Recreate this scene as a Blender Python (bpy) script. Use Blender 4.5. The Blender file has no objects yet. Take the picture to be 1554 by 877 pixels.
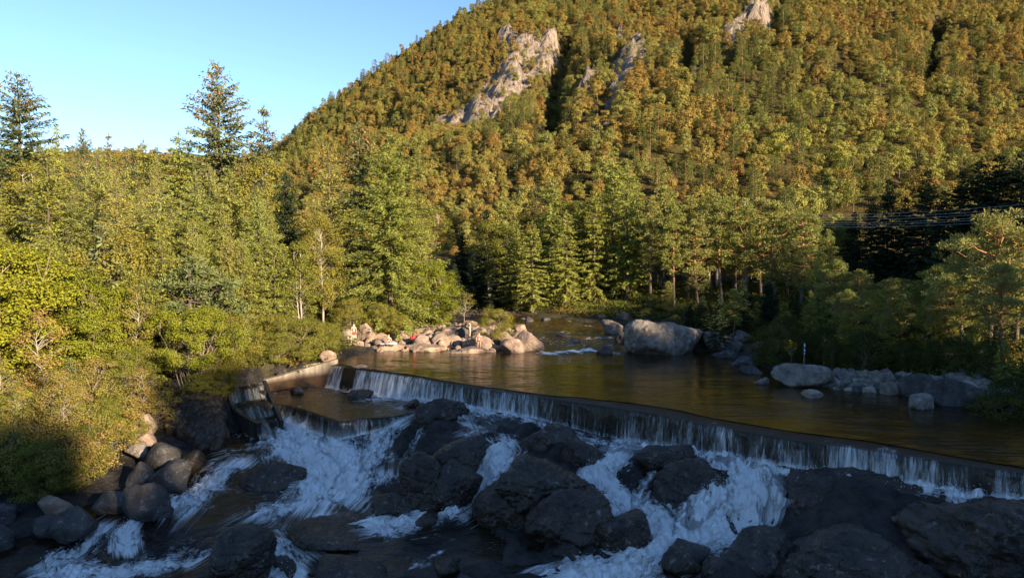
import bpy, bmesh, math, random
import numpy as np
from mathutils import Vector, Matrix

random.seed(7)
RNG = np.random.default_rng(11)
SC = bpy.context.scene
COL = SC.collection
R = math.radians

# ------------------------------------------------------------------ camera
F, CX, CY, CAMZ, PITCH = 1050.0, 777.0, 438.5, 9.5, R(3.19)
cp, sp = math.cos(PITCH), math.sin(PITCH)
cam = bpy.data.cameras.new('camera'); cam.sensor_width = 36; cam.lens = 36 * F / 1554
cam.clip_start = 0.5; cam.clip_end = 6000
camo = bpy.data.objects.new('camera', cam); COL.objects.link(camo)
camo.location = (0, 0, CAMZ); camo.rotation_euler = (R(90) - PITCH, 0, 0)
SC.camera = camo

def ray(px, py):
    u = (px - CX) / F; v = -(py - CY) / F
    return np.array([u, cp + v * sp, -sp + v * cp])
def at_z(px, py, z):
    d = ray(px, py); k = (z - CAMZ) / d[2]
    return np.array([d[0] * k, d[1] * k, z])
def at_d(px, py, Y):
    d = ray(px, py); k = Y / d[1]
    return np.array([d[0] * k, Y, CAMZ + d[2] * k])
def project(x, y, z):
    z = z - CAMZ
    f = y * cp - z * sp; u = y * sp + z * cp
    f = np.maximum(f, .01)
    return CX + F * x / f, CY - F * u / f

# ------------------------------------------------------------------ noise
def _hash(ix, iy, iz):
    h = (ix * 374761393 + iy * 668265263 + iz * 2147483647 * 3 + 1442695041) & 0xFFFFFFFF
    h = ((h ^ (h >> 13)) * 1274126177) & 0xFFFFFFFF
    return ((h ^ (h >> 16)) & 0xFFFF) / 65535.0
def vnoise(x, y, z=0.0):
    x = np.asarray(x, float); y = np.asarray(y, float); z = np.asarray(z, float) + 0 * x
    ix, iy, iz = np.floor(x).astype(np.int64), np.floor(y).astype(np.int64), np.floor(z).astype(np.int64)
    fx, fy, fz = x - ix, y - iy, z - iz
    fx, fy, fz = (f * f * f * (f * (f * 6 - 15) + 10) for f in (fx, fy, fz))
    def L(a, b, t): return a + (b - a) * t
    r = [L(_hash(ix, iy + j, iz + k), _hash(ix + 1, iy + j, iz + k), fx) for k in (0, 1) for j in (0, 1)]
    return L(L(r[0], r[1], fy), L(r[2], r[3], fy), fz) * 2 - 1
def fbm(x, y, z=0.0, o=4, g=.5):
    s = 0; a = 1
    for i in range(o):
        s = s + a * vnoise(x * 2 ** i + 17.3 * i, y * 2 ** i - 9.1 * i, np.asarray(z) * 2 ** i + 3.7 * i); a *= g
    return s
def sstep(a, b, x):
    t = np.clip((x - a) / (b - a), 0, 1); return t * t * (3 - 2 * t)
def inpoly(x, y, poly):
    r = np.zeros(np.shape(x), bool); n = len(poly)
    for i in range(n):
        x0, y0 = poly[i][:2]; x1, y1 = poly[(i + 1) % n][:2]
        if y0 == y1: continue
        c = ((y0 > y) != (y1 > y)) & (x < (x1 - x0) * (y - y0) / (y1 - y0) + x0)
        r ^= c
    return r
class RBF:
    def __init__(s, P, smooth=.0):
        P = np.array(P, float); s.c = P[:, :2]; n = len(P)
        A = np.linalg.norm(s.c[:, None] - s.c[None], axis=2)
        M = np.ones((n + 1, n + 1)); M[:n, :n] = A - np.eye(n) * smooth; M[n, n] = 0
        s.w = np.linalg.solve(M, np.append(P[:, 2], 0))
    def __call__(s, x, y):
        sh = np.shape(x); x = np.ravel(x); y = np.ravel(y); out = np.empty(len(x))
        for i in range(0, len(x), 20000):
            xx, yy = x[i:i + 20000], y[i:i + 20000]
            out[i:i + 20000] = np.hypot(xx[:, None] - s.c[:, 0], yy[:, None] - s.c[:, 1]) @ s.w[:-1] + s.w[-1]
        return out.reshape(sh)

# ------------------------------------------------------------------ mesh helpers
def mesh_quads(name, V, Q, mats, mi=None, smooth=False):
    V = np.asarray(V, np.float32); Q = np.asarray(Q, np.int32)
    me = bpy.data.meshes.new(name)
    me.vertices.add(len(V)); me.vertices.foreach_set('co', V.ravel())
    me.loops.add(Q.size); me.loops.foreach_set('vertex_index', Q.ravel())
    me.polygons.add(len(Q))
    me.polygons.foreach_set('loop_start', np.arange(0, Q.size, 4, dtype=np.int32))
    for m in mats: me.materials.append(m)
    if mi is not None: me.polygons.foreach_set('material_index', np.asarray(mi, np.int32))
    me.polygons.foreach_set('use_smooth', np.full(len(Q), smooth, bool))
    me.update(calc_edges=True); me.validate()
    return me
def grid_faces(nx, ny):
    i = np.arange(nx - 1)[None] + np.arange(ny - 1)[:, None] * nx
    i = i.ravel(); return np.stack([i, i + 1, i + nx + 1, i + nx], 1)
def attr(me, name, typ, data):
    a = me.attributes.new(name, typ, 'POINT')
    a.data.foreach_set('vector' if typ == 'FLOAT_VECTOR' else 'value', np.asarray(data, np.int32 if typ == 'INT' else np.float32).ravel())
class MB:
    def __init__(s): s.V = []; s.Q = []; s.M = []; s.n = 0; s.S = []
    def _add(s, V, Q, m, sm=False):
        s.V.append(V); s.Q.append(Q + s.n); s.n += len(V); s.M.append(np.full(len(Q), m)); s.S.append(np.full(len(Q), sm, bool))
    def kites(s, C, U, W, m=0, mid=.45):
        n = len(C)
        V = np.stack([C, C + U * mid + W, C + U, C + U * mid - W], 1).reshape(-1, 3)
        s._add(V, np.arange(4 * n).reshape(n, 4), m)
    def tube(s, P, rad, k=6, m=0):
        P = np.asarray(P, float); n = len(P); rad = np.broadcast_to(rad, n)
        T = np.gradient(P, axis=0); T /= np.linalg.norm(T, axis=1)[:, None] + 1e-9
        a = np.where(np.abs(T[:, 2:3]) > .9, np.array([[1., 0, 0]]), np.array([[0, 0, 1.]]))
        X = np.cross(T, a); X /= np.linalg.norm(X, axis=1)[:, None] + 1e-9
        Y = np.cross(T, X); th = np.arange(k) * 2 * math.pi / k
        V = P[:, None] + rad[:, None, None] * (np.cos(th)[None, :, None] * X[:, None] + np.sin(th)[None, :, None] * Y[:, None])
        q = []
        for i in range(n - 1):
            for j in range(k):
                q.append((i * k + j, i * k + (j + 1) % k, (i + 1) * k + (j + 1) % k, (i + 1) * k + j))
        s._add(V.reshape(-1, 3), np.array(q), m, True)
    def box(s, c, d, rz=0, m=0):
        c = np.array(c); d = np.array(d) / 2
        v = np.array([(x, y, z) for z in (-1, 1) for y in (-1, 1) for x in (-1, 1)]) * d
        cr, sr = math.cos(rz), math.sin(rz)
        v = np.stack([v[:, 0] * cr - v[:, 1] * sr, v[:, 0] * sr + v[:, 1] * cr, v[:, 2]], 1) + c
        s._add(v, np.array([(0, 2, 3, 1), (4, 5, 7, 6), (0, 1, 5, 4), (1, 3, 7, 5), (3, 2, 6, 7), (2, 0, 4, 6)]), m)
    def mesh(s, name, mats):
        me = mesh_quads(name, np.concatenate(s.V), np.concatenate(s.Q), mats, np.concatenate(s.M))
        me.polygons.foreach_set('use_smooth', np.concatenate(s.S)); return me
    def obj(s, name, mats, parent=None): return link(name, s.mesh(name, mats), parent)
def link(name, me, parent=None):
    o = bpy.data.objects.new(name, me); COL.objects.link(o)
    if parent: o.parent = parent
    return o
def tag(o, label=None, cat=None, group=None, kind=None):
    if label: o['label'] = label
    if cat: o['category'] = cat
    if group: o['group'] = group
    if kind: o['kind'] = kind
    return o
def empty(name, loc=(0, 0, 0), rz=0, sc=(1, 1, 1)):
    o = bpy.data.objects.new(name, None); COL.objects.link(o)
    o.location = loc; o.rotation_euler = (0, 0, rz); o.scale = sc; o.empty_display_size = .1
    return o

# ------------------------------------------------------------------ materials
class MT:
    def __init__(s, name):
        s.m = bpy.data.materials.new(name); s.m.use_nodes = True; s.t = s.m.node_tree; s.t.nodes.clear()
        s.out = s.t.nodes.new('ShaderNodeOutputMaterial')
    def n(s, typ, **kw):
        nd = s.t.nodes.new('ShaderNode' + typ)
        for k, v in kw.items():
            if k.startswith('i_'):
                s.set(nd.inputs[int(k[2:])] if k[2:].isdigit() else nd.inputs[k[2:].replace('_', ' ')], v)
            else: setattr(nd, k, v)
        return nd
    def set(s, inp, v):
        if isinstance(v, bpy.types.NodeSocket): s.t.links.new(v, inp)
        elif isinstance(v, bpy.types.Node): s.t.links.new(v.outputs[0], inp)
        else: inp.default_value = (*v, 1) if isinstance(v, tuple) and len(v) == 3 and len(inp.default_value) == 4 else v
    def math(s, op, a, b=0.0, c=0.0, clamp=False):
        nd = s.n('Math', operation=op); nd.use_clamp = clamp
        s.set(nd.inputs[0], a); s.set(nd.inputs[1], b); s.set(nd.inputs[2], c); return nd.outputs[0]
    def ramp(s, fac, pts, interp='LINEAR'):
        nd = s.n('ValToRGB'); cr = nd.color_ramp; cr.interpolation = interp
        while len(cr.elements) < len(pts): cr.elements.new(.5)
        for e, (p, c) in zip(cr.elements, pts):
            e.position = p; e.color = (*c, 1) if not isinstance(c, (int, float)) else (c, c, c, 1)
        s.set(nd.inputs[0], fac); return nd.outputs[0]
    def mix(s, fac, a, b, typ='MIX'):
        nd = s.n('Mix', data_type='RGBA', blend_type=typ)
        s.set(nd.inputs[0], fac); s.set(nd.inputs[6], a); s.set(nd.inputs[7], b); return nd.outputs[2]
    def noise(s, vec, scale, detail=4, rough=.55, dist=0):
        nd = s.n('TexNoise'); nd.inputs['Scale'].default_value = scale; nd.inputs['Detail'].default_value = detail
        nd.inputs['Roughness'].default_value = rough; nd.inputs['Distortion'].default_value = dist
        if vec is not None: s.set(nd.inputs['Vector'], vec)
        return nd.outputs[0]
    def mapping(s, vec, scale):
        nd = s.n('Mapping'); s.set(nd.inputs[0], vec); nd.inputs['Scale'].default_value = scale; return nd.outputs[0]
    def obj_co(s): return s.n('TexCoord').outputs['Object']
    def pos(s): return s.n('NewGeometry').outputs['Position']
    def attr(s, name, out='Fac'): return s.n('Attribute', attribute_name=name).outputs[out]
    def bump(s, h, strength, dist=.1):
        nd = s.n('Bump'); nd.inputs['Strength'].default_value = strength; nd.inputs['Distance'].default_value = dist
        s.set(nd.inputs['Height'], h); return nd.outputs[0]
    def principled(s, col, rough=.6, normal=None, spec=.5, ior=None):
        nd = s.n('BsdfPrincipled'); s.set(nd.inputs['Base Color'], col); s.set(nd.inputs['Roughness'], rough)
        nd.inputs['Specular IOR Level'].default_value = spec
        if ior: nd.inputs['IOR'].default_value = ior
        if normal is not None: s.set(nd.inputs['Normal'], normal)
        return nd.outputs[0]
    def done(s, sh): s.set(s.out.inputs[0], sh); return s.m

def leaf_mat(name, stops, var=.5, transl=.25, far=False):
    """leaf colour: a hue for each tree (object random), a lighter or darker tone for each leaf"""
    t = MT(name)
    oi = t.n('ObjectInfo')
    n = len(stops)
    fac = oi.outputs['Random']
    if far:
        nz = t.noise(t.mapping(oi.outputs['Location'], (.016, .016, .016)), 1.0, 2)
        fac = t.math('ADD', t.math('MULTIPLY', fac, .62), t.math('SUBTRACT', t.math('MULTIPLY', nz, 1.3), .44), clamp=True)
    base = t.ramp(fac, [(i / max(n - 1, 1), c) for i, c in enumerate(stops)])
    isl = t.n('NewGeometry').outputs['Random Per Island']
    val = t.math('ADD', 1 - var * .5, t.math('MULTIPLY', isl, var))
    hsv = t.n('HueSaturation'); t.set(hsv.inputs['Color'], base); t.set(hsv.inputs['Value'], val)
    t.set(hsv.inputs['Hue'], t.math('ADD', .488, t.math('MULTIPLY', isl, .024)))
    d = t.n('BsdfDiffuse'); t.set(d.inputs[0], hsv.outputs[0])
    tr = t.n('BsdfTranslucent'); t.set(tr.inputs[0], hsv.outputs[0])
    mx = t.n('MixShader'); mx.inputs[0].default_value = transl
    t.set(mx.inputs[1], d.outputs[0]); t.set(mx.inputs[2], tr.outputs[0])
    return t.done(mx.outputs[0])

def bark_mat(name, c0, c1, c2=None, scale=3.0):
    t = MT(name); co = t.obj_co()
    nz = t.noise(t.mapping(co, (scale, scale, scale * .3)), 2.0, 5)
    col = t.ramp(nz, [(.3, c0), (.7, c1)])
    if c2:   # orange upper bark of a pine
        z = t.n('SeparateXYZ', i_0=co).outputs[2]
        f = t.math('MULTIPLY', t.math('SUBTRACT', z, 3.2), .28, clamp=True)
        col = t.mix(f, col, t.ramp(nz, [(.3, tuple(k * .7 for k in c2)), (.7, c2)]))
    return t.done(t.principled(col, .9, t.bump(nz, .6, .05), .2))

def rock_mat(name, dark, light, lichen, amt, rough=(.55, .85), spec=.35, tint=None):
    t = MT(name); co = t.obj_co()
    big = t.noise(co, .55, 5, .6, .4)
    fine = t.noise(co, 7.0, 6, .65)
    strk = t.noise(t.mapping(co, (1.6, 1.6, .35)), 1.3, 4)
    mixf = t.math('ADD', t.math('MULTIPLY', big, .55), t.math('ADD', t.math('MULTIPLY', fine, .25), t.math('MULTIPLY', strk, .25)))
    col = t.ramp(mixf, [(.38, dark), (.64, light)])
    if tint: col = t.mix(t.ramp(t.noise(co, .9, 3), [(.5, 0.0), (.68, .75)]), col, tint)
    sp1 = t.ramp(t.noise(co, 3.1, 8, .75), [(.60 - amt * .1, 0.0), (.66 - amt * .1, 1.0)])
    sp2 = t.ramp(t.noise(co, .8, 3), [(.42, 0.0), (.62, 1.0)])
    col = t.mix(t.math('MULTIPLY', t.math('MULTIPLY', sp1, sp2), .85), col, lichen)
    vo = t.n('TexVoronoi', feature='DISTANCE_TO_EDGE'); vo.inputs['Scale'].default_value = .75
    wv = t.n('VectorMath', operation='ADD'); t.set(wv.inputs[0], co)
    nv = t.n('TexNoise'); nv.inputs['Scale'].default_value = 1.2; t.set(nv.inputs['Vector'], co); t.set(wv.inputs[1], nv.outputs[1])
    t.set(vo.inputs['Vector'], wv.outputs[0])
    cr = t.ramp(vo.outputs[0], [(0, 0.0), (.035, 1.0)])
    h = t.math('ADD', t.math('ADD', t.math('MULTIPLY', fine, .35), t.math('MULTIPLY', big, .8)), t.math('MULTIPLY', cr, .12))
    rg = t.math('ADD', rough[0], t.math('MULTIPLY', fine, rough[1] - rough[0]))
    return t.done(t.principled(col, rg, t.bump(h, .9, .25), spec))

M = {}
M['wet'] = rock_mat('wet_rock', (.003, .0026, .0022), (.060, .044, .030), (.21, .185, .155), .4, (.08, .55), .42, (.045, .026, .015))
M['grey'] = rock_mat('grey_rock', (.055, .048, .041), (.31, .27, .225), (.40, .38, .35), .4, (.65, .9), .25, (.10, .07, .055))
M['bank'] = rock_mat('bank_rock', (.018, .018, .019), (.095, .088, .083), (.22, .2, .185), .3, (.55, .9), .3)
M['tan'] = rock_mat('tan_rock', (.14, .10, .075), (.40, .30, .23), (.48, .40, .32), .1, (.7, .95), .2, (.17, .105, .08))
M['pale'] = rock_mat('pale_rock', (.20, .165, .13), (.40, .34, .28), (.55, .5, .44), .1, (.7, .95), .2)

t = MT('forest_floor'); co = t.pos()
nz = t.noise(co, .6, 6); n2 = t.noise(co, 4.0, 5)
col = t.ramp(t.math('ADD', t.math('MULTIPLY', nz, .6), t.math('MULTIPLY', n2, .4)), [(.35, (.022, .018, .010)), (.52, (.05, .045, .016)), (.68, (.085, .06, .03))])
stone = t.attr('stone')
rc = t.ramp(t.noise(co, 1.3, 7, .65), [(.35, (.012, .011, .011)), (.7, (.055, .048, .042))])
M['ground'] = t.done(t.principled(t.mix(stone, col, rc), .85, t.bump(t.math('ADD', nz, n2), .8, .3), .25))

t = MT('mountain_ground'); co = t.pos()
nz = t.noise(co, .12, 6); n2 = t.noise(t.mapping(co, (.8, .8, .14)), 1.0, 8, .7); n3 = t.noise(co, .9, 4)
col = t.ramp(t.math('ADD', t.math('MULTIPLY', nz, .5), t.math('MULTIPLY', n3, .5)), [(.36, (.035, .030, .010)), (.5, (.085, .060, .018)), (.66, (.12, .10, .028))])
rc = t.ramp(n2, [(.36, (.04, .034, .03)), (.48, (.23, .18, .14)), (.7, (.43, .35, .28))])  # darkest stop puts crevice shade into the cliff colour
f = t.math('MULTIPLY', t.math('ADD', t.math('SUBTRACT', t.attr('rock'), .9), t.math('ADD', t.math('MULTIPLY', n3, .45), t.math('MULTIPLY', n2, .65))), 6.0, clamp=True)
M['mountain'] = t.done(t.principled(t.mix(f, col, rc), .9, t.bump(n2, 1.0, 2.0), .15))

t = MT('concrete'); co = t.obj_co()
nz = t.noise(co, .7, 6, .6); st = t.noise(t.mapping(co, (3, 3, .25)), 1.0, 5)
col = t.ramp(t.math('ADD', t.math('MULTIPLY', nz, .5), t.math('MULTIPLY', st, .5)), [(.33, (.075, .06, .045)), (.5, (.24, .20, .155)), (.68, (.40, .35, .28))])
z = t.n('SeparateXYZ', i_0=t.pos()).outputs[2]
wetf = t.math('MULTIPLY', t.math('SUBTRACT', t.math('ADD', -.62, t.math('MULTIPLY', nz, .5)), z), 2.5, clamp=True)
col = t.mix(wetf, col, t.ramp(nz, [(.35, (.03, .02, .012)), (.65, (.10, .055, .028))]))
M['concrete'] = t.done(t.principled(col, .85, t.bump(t.math('ADD', nz, st), .5, .05), .25))
t = MT('wet_concrete'); co = t.obj_co()
nz = t.noise(co, 1.4, 6, .6); st = t.noise(t.mapping(co, (4, 4, .3)), 1.0, 5)
col = t.ramp(t.math('ADD', t.math('MULTIPLY', nz, .5), t.math('MULTIPLY', st, .5)), [(.36, (.010, .010, .010)), (.52, (.032, .029, .026)), (.66, (.075, .066, .055))])
M['wetcon'] = t.done(t.principled(col, t.math('ADD', .3, t.math('MULTIPLY', nz, .4)), t.bump(t.math('ADD', nz, st), .6, .08), .4))

# water --------------------------------------------------------------
def foam_shader(t, flow, foam):
    n1 = t.noise(t.mapping(flow, (1.9, 1.0, 1)), 1.0, 7, .70, 1.2)
    n2 = t.noise(t.mapping(flow, (6.5, 4.2, 1)), 1.0, 6, .75, .9)
    nn = t.math('ADD', t.math('MULTIPLY', n1, .55), t.math('MULTIPLY', n2, .45))
    f = t.math('ADD', foam, t.math('MULTIPLY', t.math('SUBTRACT', nn, .5), 3.6))
    f = t.n('MapRange', interpolation_type='SMOOTHSTEP', i_0=f, i_1=.22, i_2=1.0).outputs[0]  # wide blend: greys thin froth and puts soft shading into the foam colour
    return f, nn
t = MT('river_water'); pos = t.pos()
flow = t.attr('flow', 'Vector'); foam = t.attr('foam')
f, nn = foam_shader(t, flow, foam)
w1 = t.noise(t.mapping(pos, (1.5, 2.6, 1.5)), 1.0, 5, .6, .5); w2 = t.noise(t.mapping(pos, (7, 11, 7)), 1.0, 3)
wcol = t.ramp(t.noise(pos, .45, 4), [(.35, (.006, .005, .004)), (.62, (.024, .014, .006))])
wat = t.principled(wcol, .07, t.bump(t.math('ADD', w1, t.math('MULTIPLY', w2, .25)), .55, .14), .5, 1.33)
fcol = t.ramp(nn, [(.3, (.68, .68, .62)), (.52, (.90, .90, .90))])
fo = t.principled(fcol, .7, t.bump(nn, 1.0, .3), .3)
mx = t.n('MixShader', i_0=f); t.set(mx.inputs[1], wat); t.set(mx.inputs[2], fo)
M['river'] = t.done(mx.outputs[0])

t = MT('pool_water'); pos = t.pos()
w1 = t.noise(t.mapping(pos, (.7, 2.2, 1)), 1.0, 4, .55, .3); w2 = t.noise(t.mapping(pos, (3.5, 8.5, 1)), 1.0, 3, .5)
foam = t.attr('foam')
h = t.math('ADD', t.math('MULTIPLY', w1, t.math('ADD', .6, t.math('MULTIPLY', foam, 2.5))), t.math('MULTIPLY', w2, t.math('ADD', .16, t.math('MULTIPLY', foam, 1.0))))
wcol = t.ramp(t.noise(pos, .16, 3), [(.35, (.014, .008, .0028)), (.65, (.042, .022, .0065))])
calm = t.ramp(t.noise(t.mapping(pos, (.12, .22, 1)), 1.0, 3), [(.36, .22), (.64, 1.0)])
h = t.math('MULTIPLY', h, calm)
wat = t.principled(wcol, .04, t.bump(h, .75, .17), .5, 1.33)
n1 = t.noise(t.mapping(pos, (1.1, 3.2, 1)), 1.0, 6, .7, .5)
f = t.n('MapRange', interpolation_type='SMOOTHSTEP', i_0=t.math('ADD', foam, t.math('MULTIPLY', t.math('SUBTRACT', n1, .5), 2.2)), i_1=.62, i_2=.95).outputs[0]
fo = t.principled((.8, .8, .78), .7, t.bump(n1, .8, .1), .3)
mx = t.n('MixShader', i_0=f); t.set(mx.inputs[1], wat); t.set(mx.inputs[2], fo)
M['pool'] = t.done(mx.outputs[0])

def curtain_mat(name, su, tint=(.88, .89, .90)):
    t = MT(name)
    uv = t.attr('flow', 'Vector'); dens = t.attr('foam')
    s1 = t.noise(t.mapping(uv, (su, .55, 1)), 1.0, 3, .6, .25)
    s2 = t.noise(t.mapping(uv, (su * 3.2, 1.4, 1)), 1.0, 4, .7)
    s3 = t.noise(t.mapping(uv, (su * .16, .1, 1)), 1.0, 2)
    nn = t.math('ADD', t.math('ADD', t.math('MULTIPLY', s1, .45), t.math('MULTIPLY', s2, .40)), t.math('MULTIPLY', s3, .35))
    f = t.math('ADD', dens, t.math('MULTIPLY', t.math('SUBTRACT', nn, .6), 3.4))
    f = t.n('MapRange', interpolation_type='SMOOTHSTEP', i_0=f, i_1=.12, i_2=1.45).outputs[0]
    fo = t.principled(tint, .5, t.bump(nn, .8, .08), .5)
    film = t.n('BsdfGlossy'); film.inputs[0].default_value = (.5, .5, .5, 1); film.inputs[1].default_value = .15
    t.set(film.inputs['Normal'], t.bump(nn, .8, .08))
    tr = t.n('BsdfTransparent'); tr.inputs[0].default_value = (.80, .76, .70, 1)
    th = t.n('MixShader', i_0=.035); t.set(th.inputs[1], tr.outputs[0]); t.set(th.inputs[2], film.outputs[0])
    mx = t.n('MixShader', i_0=f); t.set(mx.inputs[1], th.outputs[0]); t.set(mx.inputs[2], fo)
    return t.done(mx.outputs[0])
M['curtain'] = curtain_mat('falling_water', 4.2)
M['ladder_water'] = curtain_mat('ladder_water', 3.0, (.72, .70, .58))

def plain(name, c, r=.6, metal=0.):
    t = MT(name); nz = t.noise(t.obj_co(), 9, 4)
    s = t.principled(t.mix(nz, tuple(k * .8 for k in c), tuple(min(1, k * 1.15) for k in c)), r)
    s.node.inputs['Metallic'].default_value = metal
    return t.done(s)
M['skin'] = plain('skin', (.55, .33, .24), .5); M['hair'] = plain('hair', (.10, .055, .025), .5)
M['bikini'] = plain('bikini_cloth', (.06, .03, .05), .7); M['shorts'] = plain('red_cloth', (.30, .05, .05), .8)
M['white'] = plain('white_cloth', (.8, .78, .76), .8); M['redbag'] = plain('red_fabric', (.55, .03, .04), .7)
M['pole'] = plain('weathered_pole', (.36, .35, .33), .8); M['wire'] = plain('aluminium_wire', (.62, .62, .62), .6)
M['blue'] = plain('blue_panel', (.03, .08, .35), .5); M['post'] = plain('steel_post', (.35, .36, .37), .5, .6)
M['insul'] = plain('insulator_glass', (.65, .66, .66), .2); M['eye'] = plain('dark_eye', (.02, .015, .01), .3)

# bark and leaves
M['b_spruce'] = bark_mat('spruce_bark', (.05, .04, .032), (.15, .12, .10))
M['b_far'] = bark_mat('far_birch_bark', (.10, .085, .065), (.26, .22, .17))
M['b_pine'] = bark_mat('pine_bark', (.07, .055, .042), (.17, .13, .10), (.40, .19, .09))
M['b_birch'] = bark_mat('birch_bark', (.13, .11, .09), (.50, .44, .36))
M['b_bush'] = bark_mat('shrub_bark', (.12, .095, .07), (.36, .29, .21))
M['l_spruce'] = leaf_mat('spruce_needles', [(.10, .125, .05), (.125, .145, .05), (.16, .165, .06)], .7, .2)
M['l_bigspruce'] = leaf_mat('bright_spruce_needles', [(.21, .235, .05), (.27, .275, .06), (.23, .235, .05)], .6, .3)
M['l_shdspruce'] = leaf_mat('shaded_spruce_needles', [(.022, .034, .018), (.032, .046, .022)], .6, .1)  # needle colour darkened for spruces standing in shade
M['l_blspruce'] = leaf_mat('blue_spruce_needles', [(.13, .155, .06), (.17, .185, .075)], .7, .12)
M['l_larch'] = leaf_mat('larch_needles', [(.23, .27, .065), (.29, .29, .075), (.32, .285, .08)], .6, .3)
M['l_cone'] = leaf_mat('spruce_cones', [(.20, .11, .055), (.28, .16, .08)], .6, .05)
M['l_pine'] = leaf_mat('pine_needles', [(.175, .20, .055), (.225, .235, .062), (.25, .24, .075)], .6, .25)
M['l_birch'] = leaf_mat('birch_leaves', [(.15, .165, .034), (.20, .19, .038), (.21, .185, .038)], .7, .3)
M['l_bush'] = leaf_mat('shrub_leaves', [(.17, .19, .024), (.25, .25, .028), (.30, .265, .03)], .8, .3)
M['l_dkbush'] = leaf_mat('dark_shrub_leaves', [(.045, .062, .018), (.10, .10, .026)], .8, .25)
M['l_scrub'] = leaf_mat('scrub_leaves', [(.27, .185, .055), (.24, .20, .05), (.18, .185, .04)], .8, .25)
M['l_fern'] = leaf_mat('fern_leaves', [(.16, .26, .015), (.25, .31, .02)], .6, .3)
M['l_far'] = leaf_mat('autumn_crown_leaves', [(.235, .135, .045), (.275, .175, .05), (.285, .205, .055), (.265, .23, .06), (.205, .21, .06), (.31, .295, .06)], .5, .2, True)
M['l_farcon'] = leaf_mat('far_conifer_needles', [(.085, .10, .032), (.13, .14, .04), (.18, .175, .055)], .5, .12)
M['l_cover'] = leaf_mat('ground_cover_leaves', [(.16, .11, .03), (.14, .15, .034), (.10, .115, .03)], .8, .25)
M['spray'] = plain('spray_drops', (.9, .92, .93), .3)
# ------------------------------------------------------------------ tree generators
def unit(v): return v / (np.linalg.norm(v, axis=-1, keepdims=True) + 1e-9)
Z3 = np.array([0, 0, 1.])
def spruce(seed, H, Rb, z0=.08, dz=.42, nb=6, droop=.30, tl=.75, tw=.12, ds=.24, taper=.8, lift=.45, cones=0, mats=('b_spruce', 'l_spruce'), gap=0., bw=1.0, sub=1, hangs=1.0, zj=.08):
    rng = np.random.default_rng(seed); T = MB(); C = MB()
    zs = np.linspace(0, H, 9)
    T.tube(np.stack([np.sin(zs * .4 + seed) * .04 * zs / H, np.cos(zs * .3) * .04 * zs / H, zs - .15], 1), np.linspace(H * .014, .02, 9), 7)
    z = z0 * H
    while z < H * .985:
        f = (z - z0 * H) / (H * (1 - z0))
        az0 = rng.uniform(0, 6.28)
        for b in range(nb if f < .85 else 4):
            if rng.random() < gap: continue
            az = az0 + b * 6.283 / nb + rng.uniform(-.35, .35)
            L = (Rb * (1 - f) ** taper * (1 if f > .12 else .75 + f * 2)) * rng.uniform(.55, 1.18) + .18
            zz = z + rng.uniform(-.35, .35)
            e = -.22 + (lift + .22) * f + rng.uniform(-.1, .1)
            dh = np.array([math.cos(az), math.sin(az), 0]); sd = np.array([-dh[1], dh[0], 0])
            k = max(3, int(L / ds)); s = np.linspace(.14, 1, k)
            P = np.array([0, 0, zz]) + dh * (L * s)[:, None] + Z3 * (L * (e * s - droop * s ** 2 * (1 - f) + .6 * droop * s ** 3 * (1 - f)))[:, None]
            P += sd * (np.sin(s * 3 + seed) * .06 * L)[:, None]
            bd = unit(np.gradient(P, axis=0)) if k > 1 else dh[None]
            T.tube(P[[0, k // 2, -1]] if k > 2 else P, np.array([.035, .02, .008]) * (.5 + L / Rb * .6), 3)
            for sg in (-1, 1):
                for q in range(sub):
                    o = rng.uniform(-.5, .5, k) * ds
                    d = bd * rng.uniform(.45, .85, (k, 1)) + sd * (sg * rng.uniform(.5, .9, (k, 1))) + Z3 * rng.uniform(-.45, .05, (k, 1))
                    ln = tl * (1 - .55 * s) * min(1, .35 + L / Rb) * rng.uniform(.6, 1.25, k)
                    U = unit(d) * ln[:, None]
                    nrm = unit(Z3 * .4 + dh * .8 + rng.normal(0, .6, (k, 3)))
                    W = unit(np.cross(U, nrm)) * (tw * rng.uniform(.7, 1.3, k) * .5 * (.6 + .4 * min(1, L / Rb * 1.5)))[:, None] * bw
                    C.kites(P + bd * o[:, None] + Z3 * rng.normal(0, zj, (k, 1)), U, W, 0)
            # hanging secondary sprays
            n2 = max(1, int(k * hangs)); idx = rng.integers(0, k, n2)
            U = unit(bd[idx] * .4 + rng.normal(0, .35, (n2, 3)) + Z3 * -.75) * (tl * .6 * rng.uniform(.5, 1.1, n2))[:, None]
            C.kites(P[idx] + sd * rng.normal(0, .3 * tl, (n2, 1)), U, unit(np.cross(U, dh + rng.normal(0, .5, (n2, 3)))) * tw * .55, 0)
            if cones and f > 1 - cones and rng.random() < .9:
                m = 5; idx = rng.integers(k // 2, k, m)
                U = np.array([0, 0, -1.]) * rng.uniform(.16, .28, (m, 1)) + rng.normal(0, .05, (m, 3))
                C.kites(P[idx] + rng.normal(0, .08, (m, 3)), U, unit(np.cross(U, rng.normal(0, 1, (m, 3)))) * .06, 1)
        z += dz * rng.uniform(.75, 1.25) * (1 if f < .7 else .75)
    n = 14; U = unit(rng.normal(0, .45, (n, 3)) + Z3) * rng.uniform(.25, .5, (n, 1))
    C.kites(np.array([0, 0, H - .55]) + Z3 * rng.uniform(0, .5, (n, 1)), U, unit(np.cross(U, rng.normal(0, 1, (n, 3)))) * tw * .35, 0)
    ms = [M[mats[1]]] + ([M['l_cone']] if cones else [])
    return T.mesh('trunk', [M[mats[0]]]), C.mesh('crown', ms), H

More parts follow.
